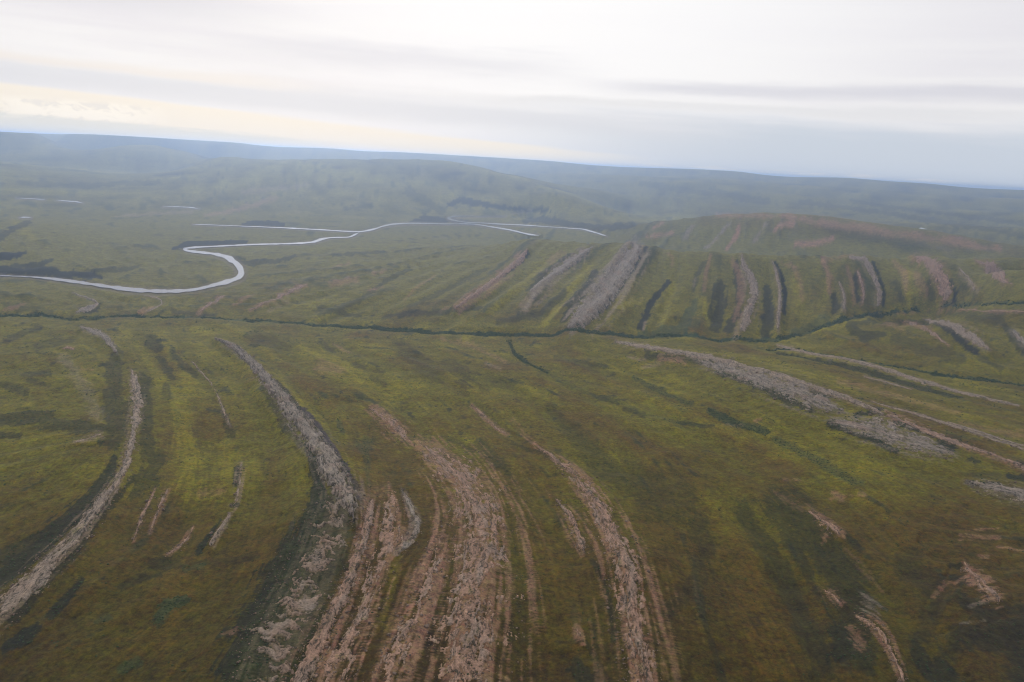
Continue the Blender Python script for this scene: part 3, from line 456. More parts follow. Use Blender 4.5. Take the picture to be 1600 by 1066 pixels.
# strike lines: how the beds run (for streaks)
FLOW = [[(a, b) for a, b, _ in r[4]] for r in RIDGES if len(r[4]) > 5] + [
 [(0,560),(60,540),(130,545),(170,580)], [(0,700),(60,690),(150,680)], [(0,600),(100,600)], [(0,800),(60,780),(120,740)], [(300,900),(180,980),(60,1050)], [(400,820),(360,900),(270,980),(180,1066)],
 [(260,560),(300,640),(320,740),(290,850),(200,930)], [(450,560),(560,620),(650,700)], [(560,540),(700,600),(820,700),(900,800)], [(700,540),(850,600),(1000,700),(1080,850),(1110,1000),(1130,1066)],
 [(850,560),(1000,640),(1150,740),(1230,850),(1290,980),(1320,1066)], [(900,560),(1100,640),(1250,720),(1400,850),(1500,980),(1560,1066)], [(1000,580),(1200,650),(1400,740),(1600,830)], [(1450,840),(1600,850)], [(1480,960),(1600,930)],
 [(0,470),(200,480),(400,480)], [(420,430),(560,415),(680,390)], [(420,470),(560,440),(680,410),(760,395)], [(560,490),(660,450),(740,410)], [(640,500),(720,460),(800,400)], [(0,430),(100,420),(220,400)], [(100,380),(260,380)], [(450,395),(600,385),(700,375)],
 [(0,360),(40,345)], [(400,340),(560,345)], [(300,335),(420,310),(500,290)], [(0,300),(200,300)], [(500,280),(620,295),(740,320),(860,330)], [(600,250),(760,290),(900,320)], [(900,290),(1100,310),(1300,330)], [(1100,290),(1350,325),(1600,370)], [(1200,280),(1600,330)], [(1250,345),(1600,385)], [(1000,345),(1200,340)],
 [(1050,350),(1020,380)], [(1160,350),(1120,388)], [(1240,355),(1180,390)], [(850,400),(780,460),(700,510)], [(960,400),(900,470),(850,520)], [(1050,395),(1040,450),(1000,515)], [(1110,400),(1100,460),(1080,515)], [(1260,405),(1270,460),(1260,510)], [(1410,405),(1425,450),(1420,480)],
 [(1290,405),(1300,450),(1290,500)], [(1400,495),(1500,500),(1600,510)], [(1350,530),(1450,560),(1600,580)], [(0,250),(300,260)], [(0,235),(300,240)],
]
def spline(P, n):
    P = np.array(P, float); k = len(P)
    if k == 2: t = np.linspace(0, 1, n)[:, None]; return P[0] * (1 - t) + P[1] * t
    s = np.r_[0, np.cumsum(np.hypot(*np.diff(P[:, :2], axis=0).T))]
    m = np.zeros_like(P)
    m[1:-1] = (P[2:] - P[:-2]) / (s[2:] - s[:-2])[:, None]
    m[0] = (P[1] - P[0]) / (s[1] - s[0]); m[-1] = (P[-1] - P[-2]) / (s[-1] - s[-2])
    q = np.linspace(0, s[-1], n); i = np.clip(np.searchsorted(s, q, 'right') - 1, 0, k - 2)
    h = (s[i + 1] - s[i]); t = ((q - s[i]) / h)[:, None]; h = h[:, None]
    return (2*t**3-3*t**2+1)*P[i] + (t**3-2*t**2+t)*h*m[i] + (-2*t**3+3*t**2)*P[i+1] + (t**3-t**2)*h*m[i+1]

# direction field on a coarse grid
cA, cL = AZ[::12], LN[::12]
fx, fy, fs, fc = [], [], [], []
for fl in FLOW:
    q = spline(fl, max(4, len(fl) * 4))
    x, y = unproject(q[:, 0], q[:, 1])
    tx, ty = np.diff(x), np.diff(y); th = np.arctan2(ty, tx)
    a, l = polar((x[1:] + x[:-1]) / 2, (y[1:] + y[:-1]) / 2)
    fx += list(a); fy += list(l); fc += list(np.cos(2 * th)); fs += list(np.sin(2 * th))
fx, fy, fs, fc = map(np.array, (fx, fy, fs, fc))
qa, ql = np.meshgrid(cA, cL)
w_ = 1.0 / (((qa[..., None] - fx) ** 2 + ((ql[..., None] - fy) * 0.35) ** 2) ** 1.6 + 1e-7)
Cc = (w_ * fc).sum(-1) / w_.sum(-1); Sc = (w_ * fs).sum(-1) / w_.sum(-1)
th = np.arctan2(Sc, Cc) / 2
TC, TS = np.cos(2 * th), np.sin(2 * th)
NcL, NcA = TC.shape; _crows = np.arange(NcL)
def direction(x, y):
    a, l = polar(x, y)
    i = np.clip(((a - cA[0]) / (cA[1] - cA[0]) + .5).astype(int), 0, NcA - 1); j = np.clip((np.interp(l, cL, _crows) + .5).astype(int), 0, NcL - 1)
    t = np.arctan2(TS[j, i], TC[j, i]) / 2
    return np.cos(t), np.sin(t)
def streak(scale, step, n, sub, seed):
    """noise drawn out along the strike of the beds"""
    x0, y0 = GX[::sub, ::sub].astype(np.float32), GY[::sub, ::sub].astype(np.float32)
    acc = noise(x0 / scale, y0 / scale, seed)
    for sg in (1, -1):
        x, y = x0.copy(), y0.copy(); px_, py_ = direction(x, y); px_ = px_ * sg; py_ = py_ * sg
        for k in range(n):
            x += px_ * step; y += py_ * step
            c, s = direction(x, y); f = np.sign(c * px_ + s * py_); f[f == 0] = 1
            px_, py_ = c * f, s * f
            acc += noise(x / scale, y / scale, seed)
    acc /= acc.std()
    if sub > 1:
        jj = np.arange(NL) / sub; ii = np.arange(NA) / sub
        j0 = np.minimum(jj.astype(int), acc.shape[0] - 2); i0 = np.minimum(ii.astype(int), acc.shape[1] - 2)
        fj = np.clip(jj - j0, 0, 1)[:, None]; fi = np.clip(ii - i0, 0, 1)[None]
        A = acc[j0]; B = acc[j0 + 1]
        acc = (A[:, i0] * (1 - fi) + A[:, i0 + 1] * fi) * (1 - fj) + (B[:, i0] * (1 - fi) + B[:, i0 + 1] * fi) * fj
    return acc
RR = np.exp(GL)
S1 = streak(5.0, 5.0, 8, 1, 1) * ss(RR, 2600, 1300)
S2 = streak(16.0, 14.0, 8, 2, 2) * ss(RR, 6500, 3000)
S3 = streak(50.0, 40.0, 7, 3, 3) * ss(RR, 20000, 8000)
S4 = streak(170.0, 140.0, 6, 4, 4)
S5 = streak(600.0, 500.0, 5, 4, 5)

# stroke masks
def stroke(poly, WX, WY, sharp=0.6, pad=1.6):
    out = np.zeros(PX.shape, np.float32)
    for (x0, y0, w0), (x1, y1, w1) in zip(poly[:-1], poly[1:]):
        m = max(w0, w1) * pad
        bx0, bx1, by0, by1 = min(x0, x1) - m, max(x0, x1) + m, min(y0, y1) - m, max(y0, y1) + m
        rsel = np.nonzero((RMAX > by0) & (RMIN < by1))[0]
        if len(rsel) == 0: continue
        a, b = rsel[0], rsel[-1] + 1
        X_, Y_ = WX[a:b], WY[a:b]
        sel = (X_ > bx0) & (X_ < bx1) & (Y_ > by0) & (Y_ < by1)
        if not sel.any(): continue
        xs, ys = X_[sel], Y_[sel]
        dx_, dy_ = x1 - x0, y1 - y0; t = np.clip(((xs - x0) * dx_ + (ys - y0) * dy_) / (dx_ * dx_ + dy_ * dy_ + 1e-9), 0, 1)
        d = np.hypot(xs - x0 - t * dx_, ys - y0 - t * dy_)
        hw = (w0 + t * (w1 - w0)) * 0.5 + 0.3
        v = 1.0 - d / hw                        # 1 in the middle, 0 at the edge
        o = out[a:b]; o[sel] = np.maximum(o[sel], (v + pad * 0 + 2.0))
    return out - 2.0                            # -2 far away
n1 = fbm(GX / 9, GY / 9, 3, 31); n2 = fbm(GX / 45, GY / 45, 4, 41)
pix = RR / F_PX                                   # metres per picture element, roughly
WXn = PX + fbm(PX / 7, PY / 5, 3, 51) * 2.2; WYn = PY + fbm(PX / 7, PY / 5, 3, 52) * 1.4
RMIN = WYn.min(1); RMAX = WYn.max(1)
tex = 0.45 * S1 * ss(RR, 2600, 1300) + 0.5 * S2 + 0.35 * S3 * ss(RR, 1200, 3000) + 0.35 * n1
# river corridor (unwarped)
riv = np.full(PX.shape, -2.0, np.float32)
_RM = (RMIN, RMAX); RMIN = PY.min(1); RMAX = PY.max(1)
rivw = np.full(PX.shape, -2.0, np.float32)
for _, R in RIVERS:
    riv = np.maximum(riv, stroke([(a, b, max(w, 2.2) * 1.15) for a, b, w in R], PX, PY, pad=2))
    rivw = np.maximum(rivw, stroke([(a, b, w + 26) for a, b, w in R], PX, PY, pad=1.2))
RMIN, RMAX = _RM
near_river = ss(rivw, 0.0, 0.7)

# ---------------------------------------------------------------- relief
amp = ss(RR, 3000, 12000)
rel = fbm(GX / 520, GY / 520, 3, 61) * (7 + 9 * amp) + fbm(GX / 150, GY / 150, 3, 62) * (3 + 4 * amp) + n2 * 1.1
rel += S1 * 0.08 + S2 * 0.3 + S3 * (1.1 + 2.0 * amp) + S4 * (2.0 + 6 * amp) * ss(RR, 900, 2500) + S5 * 10 * ss(RR, 7000, 12000)
fade_sky = 1 - 0.9 * ss(RR, 17500, 21500)
rel *= 1 - .62 * ss(RR, 2400, 3100)
rel += ss(RR, 9000, 14000) * (noise(GX / 5200 + GY / 9000, GY / 1700, 301) * 42 + noise(GX / 2100, GY / 900, 302) * 16)
rel += ss(RR, 11000, 15000) * ss(RR, 20500, 17500) * (noise(GX / 7000 - GY / 8000, GY / 2600, 305) * 55)
rel += ss(RR, 5000, 5600) * ss(RR, 8200, 7200) * (PX > 960) * (S3 * 2.2 + S4 * 2.0)
rel += ss(RR, 2300, 3000) * ss(RR, 5200, 4200) * (S3 * 3.0 + S4 * 1.6)
H = H0 + rel * (1 - near_river * 0.9) * fade_sky
cap_ = 545 - 55 * ss(GA, math.radians(-27), math.radians(-32))
H = np.where(H > cap_, cap_ + 18 * np.tanh((H - cap_) / 18), H)

# colours
G_OL = np.array([.100, .088, .014]); G_YE = np.array([.150, .132, .020]); G_BR = np.array([.082, .054, .013]); G_DK = np.array([.030, .034, .013])
G_WI = np.array([.028, .042, .018]); R_PK = np.array([.258, .158, .106]); R_GR = np.array([.200, .166, .132]); R_MX = np.array([.240, .182, .132]); RUB = np.array([.045, .036, .034])
FARG = np.array([.118, .110, .030])
def lerp(c, d, w): return c + (np.asarray(d) - c) * w[..., None]
VC0 = G_DK * .7
n_l = fbm(GX / 260, GY / 260, 4, 71); n_m = fbm(GX / 70, GY / 70, 4, 72); n_b = fbm(GX / 34 + n2 * .4, GY / 60, 3, 73)
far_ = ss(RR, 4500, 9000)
C = np.zeros(PX.shape + (3,)) + G_OL
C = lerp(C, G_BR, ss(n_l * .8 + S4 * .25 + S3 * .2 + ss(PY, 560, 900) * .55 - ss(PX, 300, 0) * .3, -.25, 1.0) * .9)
C = lerp(C, G_YE, ss(-n_l * .7 + S3 * .3 + n_m * .6 + n1 * .2, .1, .8) * .75 * ss(PY, 950, 600))
C = lerp(C, G_DK, ss(n_m * .9 + n1 * .25 + S2 * .25 + S4 * .25 + .2 * S3, .6, 1.15) * .6)
C = lerp(C, G_DK, ss(S2 * .25 + n1 * .6 + n_m * .5, .5, 1.5) * .45)
C = lerp(C, G_DK * .9, ss(n_m * .7 + n1 * .25 + S3 * .35 + S2 * .15, .45, 1.05) * .7 * ss(PY, 720, 600))
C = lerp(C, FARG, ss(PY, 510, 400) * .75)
C = lerp(C, G_BR * .36, ss(PY + 60 * n_l + 60, 700, 1120) * .72)  # browner near heath, with vignette darkening painted into the ground colour
C = lerp(C, G_DK * 1.1, ss(S3 * .6 + S4 * .45 + n_l * .4, .1, 1.4) * .8 * ss(PY, 530, 440))
C = lerp(C, R_MX * .6, ss(S4 * .5 - S3 * .5 + n_m * .3, .9, 2.4) * .5 * ss(PY, 520, 440))
C = lerp(C, VC0, ss(S2 * .5 + n_m * .5 + n1 * .3, .55, 1.3) * .5 * (1 - far_))
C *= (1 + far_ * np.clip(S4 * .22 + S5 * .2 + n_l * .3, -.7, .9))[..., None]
C = lerp(C, G_DK * .75, ss(n_b + .15 * S2 + .25 * n_l, .62, .82) * .75 * ss(PY, 800, 640) * ss(PY, 400, 500))
C = lerp(C, G_YE * 1.1, ss(-n_b + .15 * S2 + .2 * n_l, .60, .95) * .45 * ss(PY, 800, 640))
VC = {'d': G_DK * .42, 'b': G_WI, 'y': G_YE * 1.1, 'o': G_BR * 1.02, 'r': RUB, 'c': np.array([.020, .036, .014])}
soft = {'d': .26, 'b': .3, 'y': .95, 'o': 1.0, 'r': .3, 'c': .35}
shrub_w = np.zeros(PX.shape, np.float32)
for k in ('o', 'y', 'd', 'b', 'r', 'c'):
    acc = np.zeros(PX.shape, np.float32)
    for kk, s_, P in VEG_AND_SHADE:
        if kk != k: continue
        f = soft[k]
        v = stroke([(a, b, (w * (1.3 + f * .4) + 1.5) if k != 'c' else w * .8 + .8) for a, b, w in P], WXn, WYn)
        tn = tex * (.36 if k in 'db' else .3) + n_m * (.45 if k in 'dyo' else .1) + n2 * .3
        s_ = min(1.0, s_ * ((1.35 if k == 'd' else 1.7 if k == 'y' else 1.0) if P[0][1] < 530 else 1.0))
        acc = np.maximum(acc, s_ * ss(v + tn * np.clip(v + 1.2, 0, 1), 0.0, f))
    C = lerp(C, VC[k], acc * (1 if k != 'c' else .6 + .4 * ss(n_m + n1 * .4, -.3, .3)))
    if k in 'dbc': shrub_w = np.maximum(shrub_w, acc * (1.0 if k != 'd' else .6))
rock_w = np.zeros(PX.shape, np.float32)
RC = {'p': R_PK, 'g': R_GR, 'm': R_MX}
hump = np.zeros(PX.shape)
for s_, kk, P in [(a[1], a[0], a[2]) for a in MARKS]:
    if P[0][0] > 980 and P[0][1] < 392 and P[-1][1] < 395: s_ = min(1.0, s_ * 1.9)
    v = stroke([(a, b, w * 1.7 + 1) for a, b, w in P], WXn, WYn)
    m = s_ * ss(v + tex * .55 + n1 * .2 - .12, .0, .8) * (v > -1.5) * ss(v, -.45, .15)
    C = lerp(C, RC[kk] * .9, m * .9); rock_w = np.maximum(rock_w, m)
for lab, kk, hh, gr, P in RIDGES:
    v = stroke([(a, b, w * 1.25 + 3) for a, b, w in P], WXn, WYn)
    m = (.35 + .35 * gr) * ss(v + tex * .8 - .1, .0, .8) * ss(v, -.5, .1)
    if lab.startswith('broad ragged'): C = lerp(C, G_DK * .9, ss(v + n1 * .5 + n2 * .3, -.1, .6) * .8); m = m * .25
    C = lerp(C, RC[kk] * .78, m); rock_w = np.maximum(rock_w, m)
    v2 = stroke([(a, b, w * 2.4 + 6) for a, b, w in P], PX, PY)
    hump = np.maximum(hump, ss(v2, -.15, .8) * hh * (.55 if P[0][1] > 530 else 1.0))
H = H + hump * (1 - near_river)
# creek beds lie low, river bed is cut below the water
creek = np.zeros(PX.shape)
for kk, s_, P in VEG_AND_SHADE:
    if kk == 'c': creek = np.maximum(creek, ss(stroke([(a, b, w * 2.2 + 2) for a, b, w in P], PX, PY), -.3, .8))
H = H - creek * 5
cut = ss(riv, -1.1, -.15)
H = H * (1 - cut) + np.minimum(H, WATER_Z - 2.5) * cut
_pp = unproject(1440, 357.3); zp = float(sample(H0, *_pp)[0]) + 2
pcut = (RR > 7900) * ss(stroke([(a, b, w * 1.6) for a, b, w in POND], PX, PY, pad=2), -1.0, -.1)
H = H * (1 - pcut) + (zp - 2.0) * pcut
H = np.where((rivw > .0) & (riv > -1.9) & (cut < .5), np.maximum(H, WATER_Z - 2), H)
C = lerp(C, R_GR * .7, ss(riv, -.9, -.2) * .5)
C *= (1 + .05 * S1 * ss(RR, 2600, 1200) + .04 * S2 + .10 * n1 * ss(RR, 3500, 1500) + .05 * S3)[..., None].clip(.5, 1.6)
C = np.clip(C, .008, .6)

# ---------------------------------------------------------------- materials
def new_mat(name):
    m = bpy.data.materials.new(name); m.use_nodes = True; X.nt = m.node_tree; X.nt.nodes.clear()
    o = node('ShaderNodeOutputMaterial'); b = node('ShaderNodeBsdfPrincipled'); link(b.outputs[0], o.inputs[0])
    return m, b
def tundra_mat():
    m, b = new_mat('tundra')
    at = node('ShaderNodeAttribute', attribute_name='albedo')
    g = node('ShaderNodeNewGeometry').outputs['Position']
    a = nz(g, .16, 4, .7); c = nz(g, .035, 4, .65); e = nz(g, .5, 3, .7)
    f = (a - .5) * 2.4 + (c - .5) * 1.5 + (e - .5) * 1.6 + 1.02
    hs = node('ShaderNodeHueSaturation'); link(at.outputs['Color'], hs.inputs['Color']); link(f, hs.inputs['Value'])
    link((nz(g, .11, 3, .6) - .5) * .12 + .5, hs.inputs['Hue'])
    hs.inputs['Saturation'].default_value = 1.12
    link(hs.outputs[0], b.inputs['Base Color'])
    b.inputs['Roughness'].default_value = .95; b.inputs['Specular IOR Level'].default_value = .12
    bp = node('ShaderNodeBump'); bp.inputs['Strength'].default_value = .9; bp.inputs['Distance'].default_value = 1.4
    link(a * .7 + e * .25 + c * 1.6, bp.inputs['Height']); link(bp.outputs[0], b.inputs['Normal'])
    return m
def rock_mat():
    m, b = new_mat('frost shattered rock')
    at = node('ShaderNodeAttribute', attribute_name='albedo')
    bd = node('ShaderNodeAttribute', attribute_name='bed')
    g = node('ShaderNodeNewGeometry').outputs['Position']
    sp_ = node('ShaderNodeSeparateXYZ'); link(bd.outputs['Vector'], sp_.inputs[0])
    u_, c_, k_ = (X(sp_.outputs[q]) for q in range(3))
    w_ = (nz(g, .07, 3, .6) - .5) * 16.0
    beds = nz(xyz(u_ * .035, c_ * .17 + w_ * .17, k_), 1.0, 4, .6, .6)
    thin = nz(xyz(u_ * .11, c_ * .42 + w_ * .42, k_), 1.0, 3, .6, 1.0)
    a = nz(g, .42, 5, .7); e = nz(g, 1.3, 3, .6)
    f = (a - .5) * 1.6 + (e - .5) * .8 + (beds - .5) * 1.8 + (thin - .5) * 2.0 + 1.02
    crack = sstep(beds * .3 + thin * .45 + a * .25, .475, .42)
    hs = node('ShaderNodeHueSaturation'); link(at.outputs['Color'], hs.inputs['Color']); link(f, hs.inputs['Value'])
    link(mix(crack * .8, hs.outputs[0], (.034, .031, .013)), b.inputs['Base Color'])
    b.inputs['Roughness'].default_value = .9; b.inputs['Specular IOR Level'].default_value = .2
    bp = node('ShaderNodeBump'); bp.inputs['Strength'].default_value = 1.0; bp.inputs['Distance'].default_value = 1.5
    link(a * .5 + e * .2 + beds * .5 + thin * .4 - crack * .25, bp.inputs['Height']); link(bp.outputs[0], b.inputs['Normal'])
    return m
def flat_mat(name, c0, c1, sc):
    m, b = new_mat(name)
    g = node('ShaderNodeNewGeometry').outputs['Position']
    link(mix(sstep(nz(g, sc, 3, .6), .35, .65), c0, c1), b.inputs['Base Color'])
    b.inputs['Roughness'].default_value = .9; b.inputs['Specular IOR Level'].default_value = .15
    return m
def water_mat():
    m, b = new_mat('river water')
    b.inputs['Base Color'].default_value = (.11, .10, .085, 1); b.inputs['Roughness'].default_value = .12; b.inputs['IOR'].default_value = 1.33
    g = node('ShaderNodeNewGeometry').outputs['Position']
    bp = node('ShaderNodeBump'); bp.inputs['Strength'].default_value = .06; bp.inputs['Distance'].default_value = .1
    link(nz(g, .6, 3, .6), bp.inputs['Height']); link(bp.outputs[0], b.inputs['Normal'])
    return m
M_TUN, M_ROCK, M_WAT = tundra_mat(), rock_mat(), water_mat()
M_BOUL = flat_mat('loose rock', (.20, .145, .105), (.09, .065, .05), .21)
M_SHRUB = flat_mat('willow leaves', (.022, .040, .014), (.045, .062, .022), .11)

def mesh_grid(name, V, Fq, col=None, mat=None, smooth=True, kind=None):
    me = bpy.data.meshes.new(name)
    me.vertices.add(len(V)); me.vertices.foreach_set('co', V.astype(np.float32).ravel())
    n, k = Fq.shape
    me.loops.add(n * k); me.loops.foreach_set('vertex_index', Fq.astype(np.int32).ravel())
    me.polygons.add(n); me.polygons.foreach_set('loop_start', np.arange(0, n * k, k, dtype=np.int32))
    me.polygons.foreach_set('use_smooth', np.full(n, smooth))
    if col is not None:
        a = me.color_attributes.new('albedo', 'FLOAT_COLOR', 'POINT')
        a.data.foreach_set('color', np.c_[col, np.ones(len(col))].astype(np.float32).ravel())
    if mat: me.materials.append(mat)
    me.update(calc_edges=True)
    o = bpy.data.objects.new(name, me); S.collection.objects.link(o)
    if kind: o['kind'] = kind
    return o
def tag(o, label, cat, group=None):
    o['label'] = label; o['category'] = cat
    if group: o['group'] = group

# ---------------------------------------------------------------- ground, far slope, hills
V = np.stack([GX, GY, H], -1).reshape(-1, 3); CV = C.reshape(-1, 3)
idx = np.arange(NL * NA).reshape(NL, NA)
Q = np.stack([idx[:-1, :-1], idx[:-1, 1:], idx[1:, 1:], idx[1:, :-1]], -1)
cpx, cr = PX[:-1, :-1], RR[:-1, :-1]
creek_line = spline(VEG_AND_SHADE[0][2], 200)
aC, lC = polar(*unproject(creek_line[:, 0], creek_line[:, 1])); o_ = np.argsort(aC)
lcreek = np.interp(AZ[:-1], aC[o_], lC[o_])[None, :] + .005
l_ = GL[:-1, :-1]; a_ = GA[:-1, :-1]
slope = (l_ > lcreek) & (l_ < np.log(np.clip(3650 + (cpx - 900) * 1.5, 3650, 4650) + 200)) & (cpx > 560)
hill2 = (l_ > math.log(5000)) & (l_ < math.log(7800)) & (cpx > 985) & ~slope
midh = (l_ > math.log(8300)) & (l_ < math.log(15200)) & (cpx > 300) & (cpx < 960)
farh = (l_ > math.log(10500)) & ~midh
rest = ~(slope | hill2 | midh | farh)
def part_of(name, sel):
    q = Q[sel]; u, inv = np.unique(q, return_inverse=True)
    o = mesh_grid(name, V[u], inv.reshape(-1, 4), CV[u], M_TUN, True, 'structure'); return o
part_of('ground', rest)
part_of('ribbed_hillside', slope)
part_of('rounded_hill', hill2)
part_of('broad_hill', midh)
part_of('distant_hills', farh)

# ---------------------------------------------------------------- water
def ribbon(name, R, z):
    n = max(12, int(sum(math.hypot(R[i+1][0]-R[i][0], R[i+1][1]-R[i][1]) for i in range(len(R)-1)) / 2.5))
    q = spline(R, n); t = np.gradient(q[:, :2], axis=0); t /= np.hypot(t[:, 0], t[:, 1])[:, None] + 1e-9
    wob = 1 + .5 * noise(np.arange(n) / 6.0, np.zeros(n), int(R[0][0]) + 5) + .25 * noise(np.arange(n) / 2.2, np.zeros(n), 6)
    end = np.clip(np.minimum(np.arange(n), n - 1 - np.arange(n)) / 3.0, .15, 1)
    w = np.maximum(q[:, 2] * np.interp(q[:, 1], [335, 400], [.55, 1]), 1.0) * .44 * wob * end
    rows = []
    for s in (-1, -.33, .33, 1):
        x, y = on_plane(q[:, 0] - t[:, 1] * w * s, q[:, 1] + t[:, 0] * w * s, z); rows.append(np.stack([x, y, np.full(n, z)], -1))
    G = np.stack(rows, 1); ix = np.arange(n * 4).reshape(n, 4)
    F = np.stack([ix[:-1, :-1], ix[:-1, 1:], ix[1:, 1:], ix[1:, :-1]], -1).reshape(-1, 4)
    return mesh_grid(name, G.reshape(-1, 3), F, None, M_WAT, True, 'structure')
for lab, R in RIVERS:
    o = ribbon('river', R, WATER_Z); o['label'] = lab
o = ribbon('pond', POND, zp); o['label'] = 'tiny bright pond behind the rounded hill'

# ---------------------------------------------------------------- rock ridges
t_ = (1 + 5 ** .5) / 2
ICO_V = np.array([(-1,t_,0),(1,t_,0),(-1,-t_,0),(1,-t_,0),(0,-1,t_),(0,1,t_),(0,-1,-t_),(0,1,-t_),(t_,0,-1),(t_,0,1),(-t_,0,-1),(-t_,0,1)]) / math.hypot(1, t_)
ICO_F = np.array([(0,11,5),(0,5,1),(0,1,7),(0,7,10),(0,10,11),(1,5,9),(5,11,4),(11,10,2),(10,7,6),(7,1,8),(3,9,4),(3,4,2),(3,2,6),(3,6,8),(3,8,9),(4,9,5),(2,4,11),(6,2,10),(8,6,7),(9,8,1)])
def lumps(name, x, y, size, flat, mat, smooth, sink=.25):
    n = len(x); z = sample(H, x, y)
    v = ICO_V[None] * (1 + RNG.uniform(-.28, .28, (n, 12, 1)))
    an = RNG.uniform(0, 2 * np.pi, n); c, s = np.cos(an)[:, None], np.sin(an)[:, None]
    sx = size[:, None] * RNG.uniform(.8, 1.3, (n, 1))
    vx = v[..., 0] * sx; vy = v[..., 1] * size[:, None]; vz = v[..., 2] * size[:, None] * flat
    P = np.stack([x[:, None] + vx * c - vy * s, y[:, None] + vx * s + vy * c, z[:, None] + vz + size[:, None] * flat * (1 - 2 * sink)], -1)
    F = (ICO_F[None] + (np.arange(n) * 12)[:, None, None]).reshape(-1, 3)
    return mesh_grid(name, P.reshape(-1, 3), F, None, mat, smooth)
VIEW_D = sample(RR, np.array([0.]), np.array([1000.]))
def build_ridge(i, lab, kk, hh, gr, P):
    hh = hh * .34
    L = sum(math.hypot(P[k+1][0]-P[k][0], P[k+1][1]-P[k][1]) for k in range(len(P)-1)); wmax = max(p[2] for p in P)
    m1 = max(8, int(L / 10)); q = spline(P, m1); t = np.gradient(q[:, :2], axis=0); t /= np.hypot(t[:, 0], t[:, 1])[:, None]
    q[:, 2] = np.maximum(q[:, 2], 2)
    vs = np.linspace(-1.35, 1.35, 9)
    ax = q[:, None, 0] - t[:, None, 1] * q[:, None, 2] * .5 * vs; ay = q[:, None, 1] + t[:, None, 0] * q[:, None, 2] * .5 * vs
    x, y = unproject(ax.ravel(), ay.ravel()); a, l = polar(x, y); a = a.reshape(m1, 9); l = l.reshape(m1, 9)
    nu = int(np.clip(L / 1.25, 30, 700)); nv = int(np.clip(wmax * 1.35 / 1.25, 12, 150))
    U = np.linspace(0, m1 - 1.0001, nu); Vv = np.linspace(0, 7.9999, nv)
    u0 = U.astype(int); fu = (U - u0)[:, None]; v0 = Vv.astype(int); fv = (Vv - v0)[None]
    def up(G):
        A, B = G[u0], G[u0 + 1]
        return (A[:, v0] * (1 - fv) + A[:, v0 + 1] * fv) * (1 - fu) + (B[:, v0] * (1 - fv) + B[:, v0 + 1] * fv) * fu
    a, l = up(a), up(l); r = np.exp(l); x, y = np.sin(a) * r, np.cos(a) * r
    vv = np.linspace(-1.35, 1.35, nv)[None] + 0 * a
    mid = nv // 2
    us = np.r_[0, np.cumsum(np.hypot(np.diff(x[:, mid]), np.diff(y[:, mid])))][:, None] + 0 * a
    Wm = np.hypot(x[:, -1] - x[:, 0], y[:, -1] - y[:, 0])[:, None] / 1.35 + 0 * a          # metres across
    g = H0.shape and sample(H, x, y)
    dist = r; near = ss(dist, 3200, 1200)
    cross = vv * Wm * .5
    # noises in bed coordinates: long grooves, cross joints, lumps
    lump0 = fbm(x / 13, y / 13, 4, 110 + i, .6); lump = lump0
    if lab.startswith('broad ragged'):
        us_, cr_ = us * .45 + cross * .9, us * .36 - cross * .18
        lump = lump0 * .35
    else: us_, cr_ = us, cross
    wrp = noise(us / 34, cross / 22, 180 + i) * min(6.0, float(Wm.mean()) * .12)
    cr_ = cr_ + wrp
    long_ = noise(us_ / 40, cr_ / 4.2, 100 + i) * .6 + noise(us_ / 16, cr_ / 2.2, 101 + i) * .5 + noise(us_ / 100, cr_ / 11, 103 + i) * .6
    fine = fbm(x / 3.6, y / 3.6, 3, 120 + i, .6)
    edge = fbm(us / 24, vv * 1.3 + us * 0, 3, 130 + i)
    e = np.minimum(us, us.max() - us) / max(us.max(), 1) * 12
    far = float(ss(np.array(dist.mean()), 2200, 3200)); lump = lump * (1 - .6 * far); fine = fine * (1 - .6 * far)
    k = (1 - np.abs(vv + .18 * noise(us / 60, vv * 0, 140 + i))) + .42 * edge + .32 * lump + .22 * fine + .2 * noise(us / 70, vv * .6, 170 + i) + np.minimum(e, 1) * .35 - .5
    cov = k - gr * (.62 - .75 * long_ - .25 * lump - .2 * fine) * 1.05
    up_ = ss(cov, -.06, .32)
    # profile: steep on the +v side for the tall ones
    prof = np.clip(1 - np.abs(vv) * .75, 0, 1) ** .7
    h = np.where(cov > -.06, up_ * (hh * (.3 + .7 * prof) * (1 + .08 * lump + .14 * long_) + fine * .12 + np.abs(long_) * .05 * hh), 0)
    h = h - ss(cov, .04, -.12) * (1.2 + .0007 * dist)
    z = g + h * (1 - .5 * (gr > .5)) + .12
    base = RC[kk]; alt = R_GR if kk != 'g' else R_MX
    c = np.zeros(x.shape + (3,)) + base
    c = lerp(c, alt, ss(fbm(us / 60, cross / 14, 3, 150 + i), -.2, .7) * .55)
    c = lerp(c, R_PK * .9, ss(fbm(x / 40, y / 40, 2, 151 + i), .1, .8) * .4)
    c = lerp(c, G_OL * 1.15, ss(lump * .7 - long_ * .6 + fbm(x / 28, y / 28, 2, 160 + i) * .5, .25, .9) * (.62 if kk != 'p' else .5))
    c = lerp(c, G_DK * .8, ss(-fine * .8 - long_ * .6 - lump * .35, .22, .8) * .85)
    c = lerp(c, G_OL, ss(cov, .12, -.05) * .55)
    if lab.startswith('broad ragged'): c = lerp(c, G_OL * .9, ss(-long_ * .8 - lump0 * .4 - fine * .3, -.25, .5) * .8); c = lerp(c, R_PK, ss(noise(us / 50, cross / 30, 400), -.2, .4) * .4) * .82
    c *= (.86 + .2 * fine + .15 * lump + .12 * long_)[..., None]
    c = np.clip(c, .01, .5)
    ix = np.arange(nu * nv).reshape(nu, nv)
    keep = (np.maximum.reduce([cov[:-1, :-1], cov[1:, :-1], cov[:-1, 1:], cov[1:, 1:]]) > -.14)
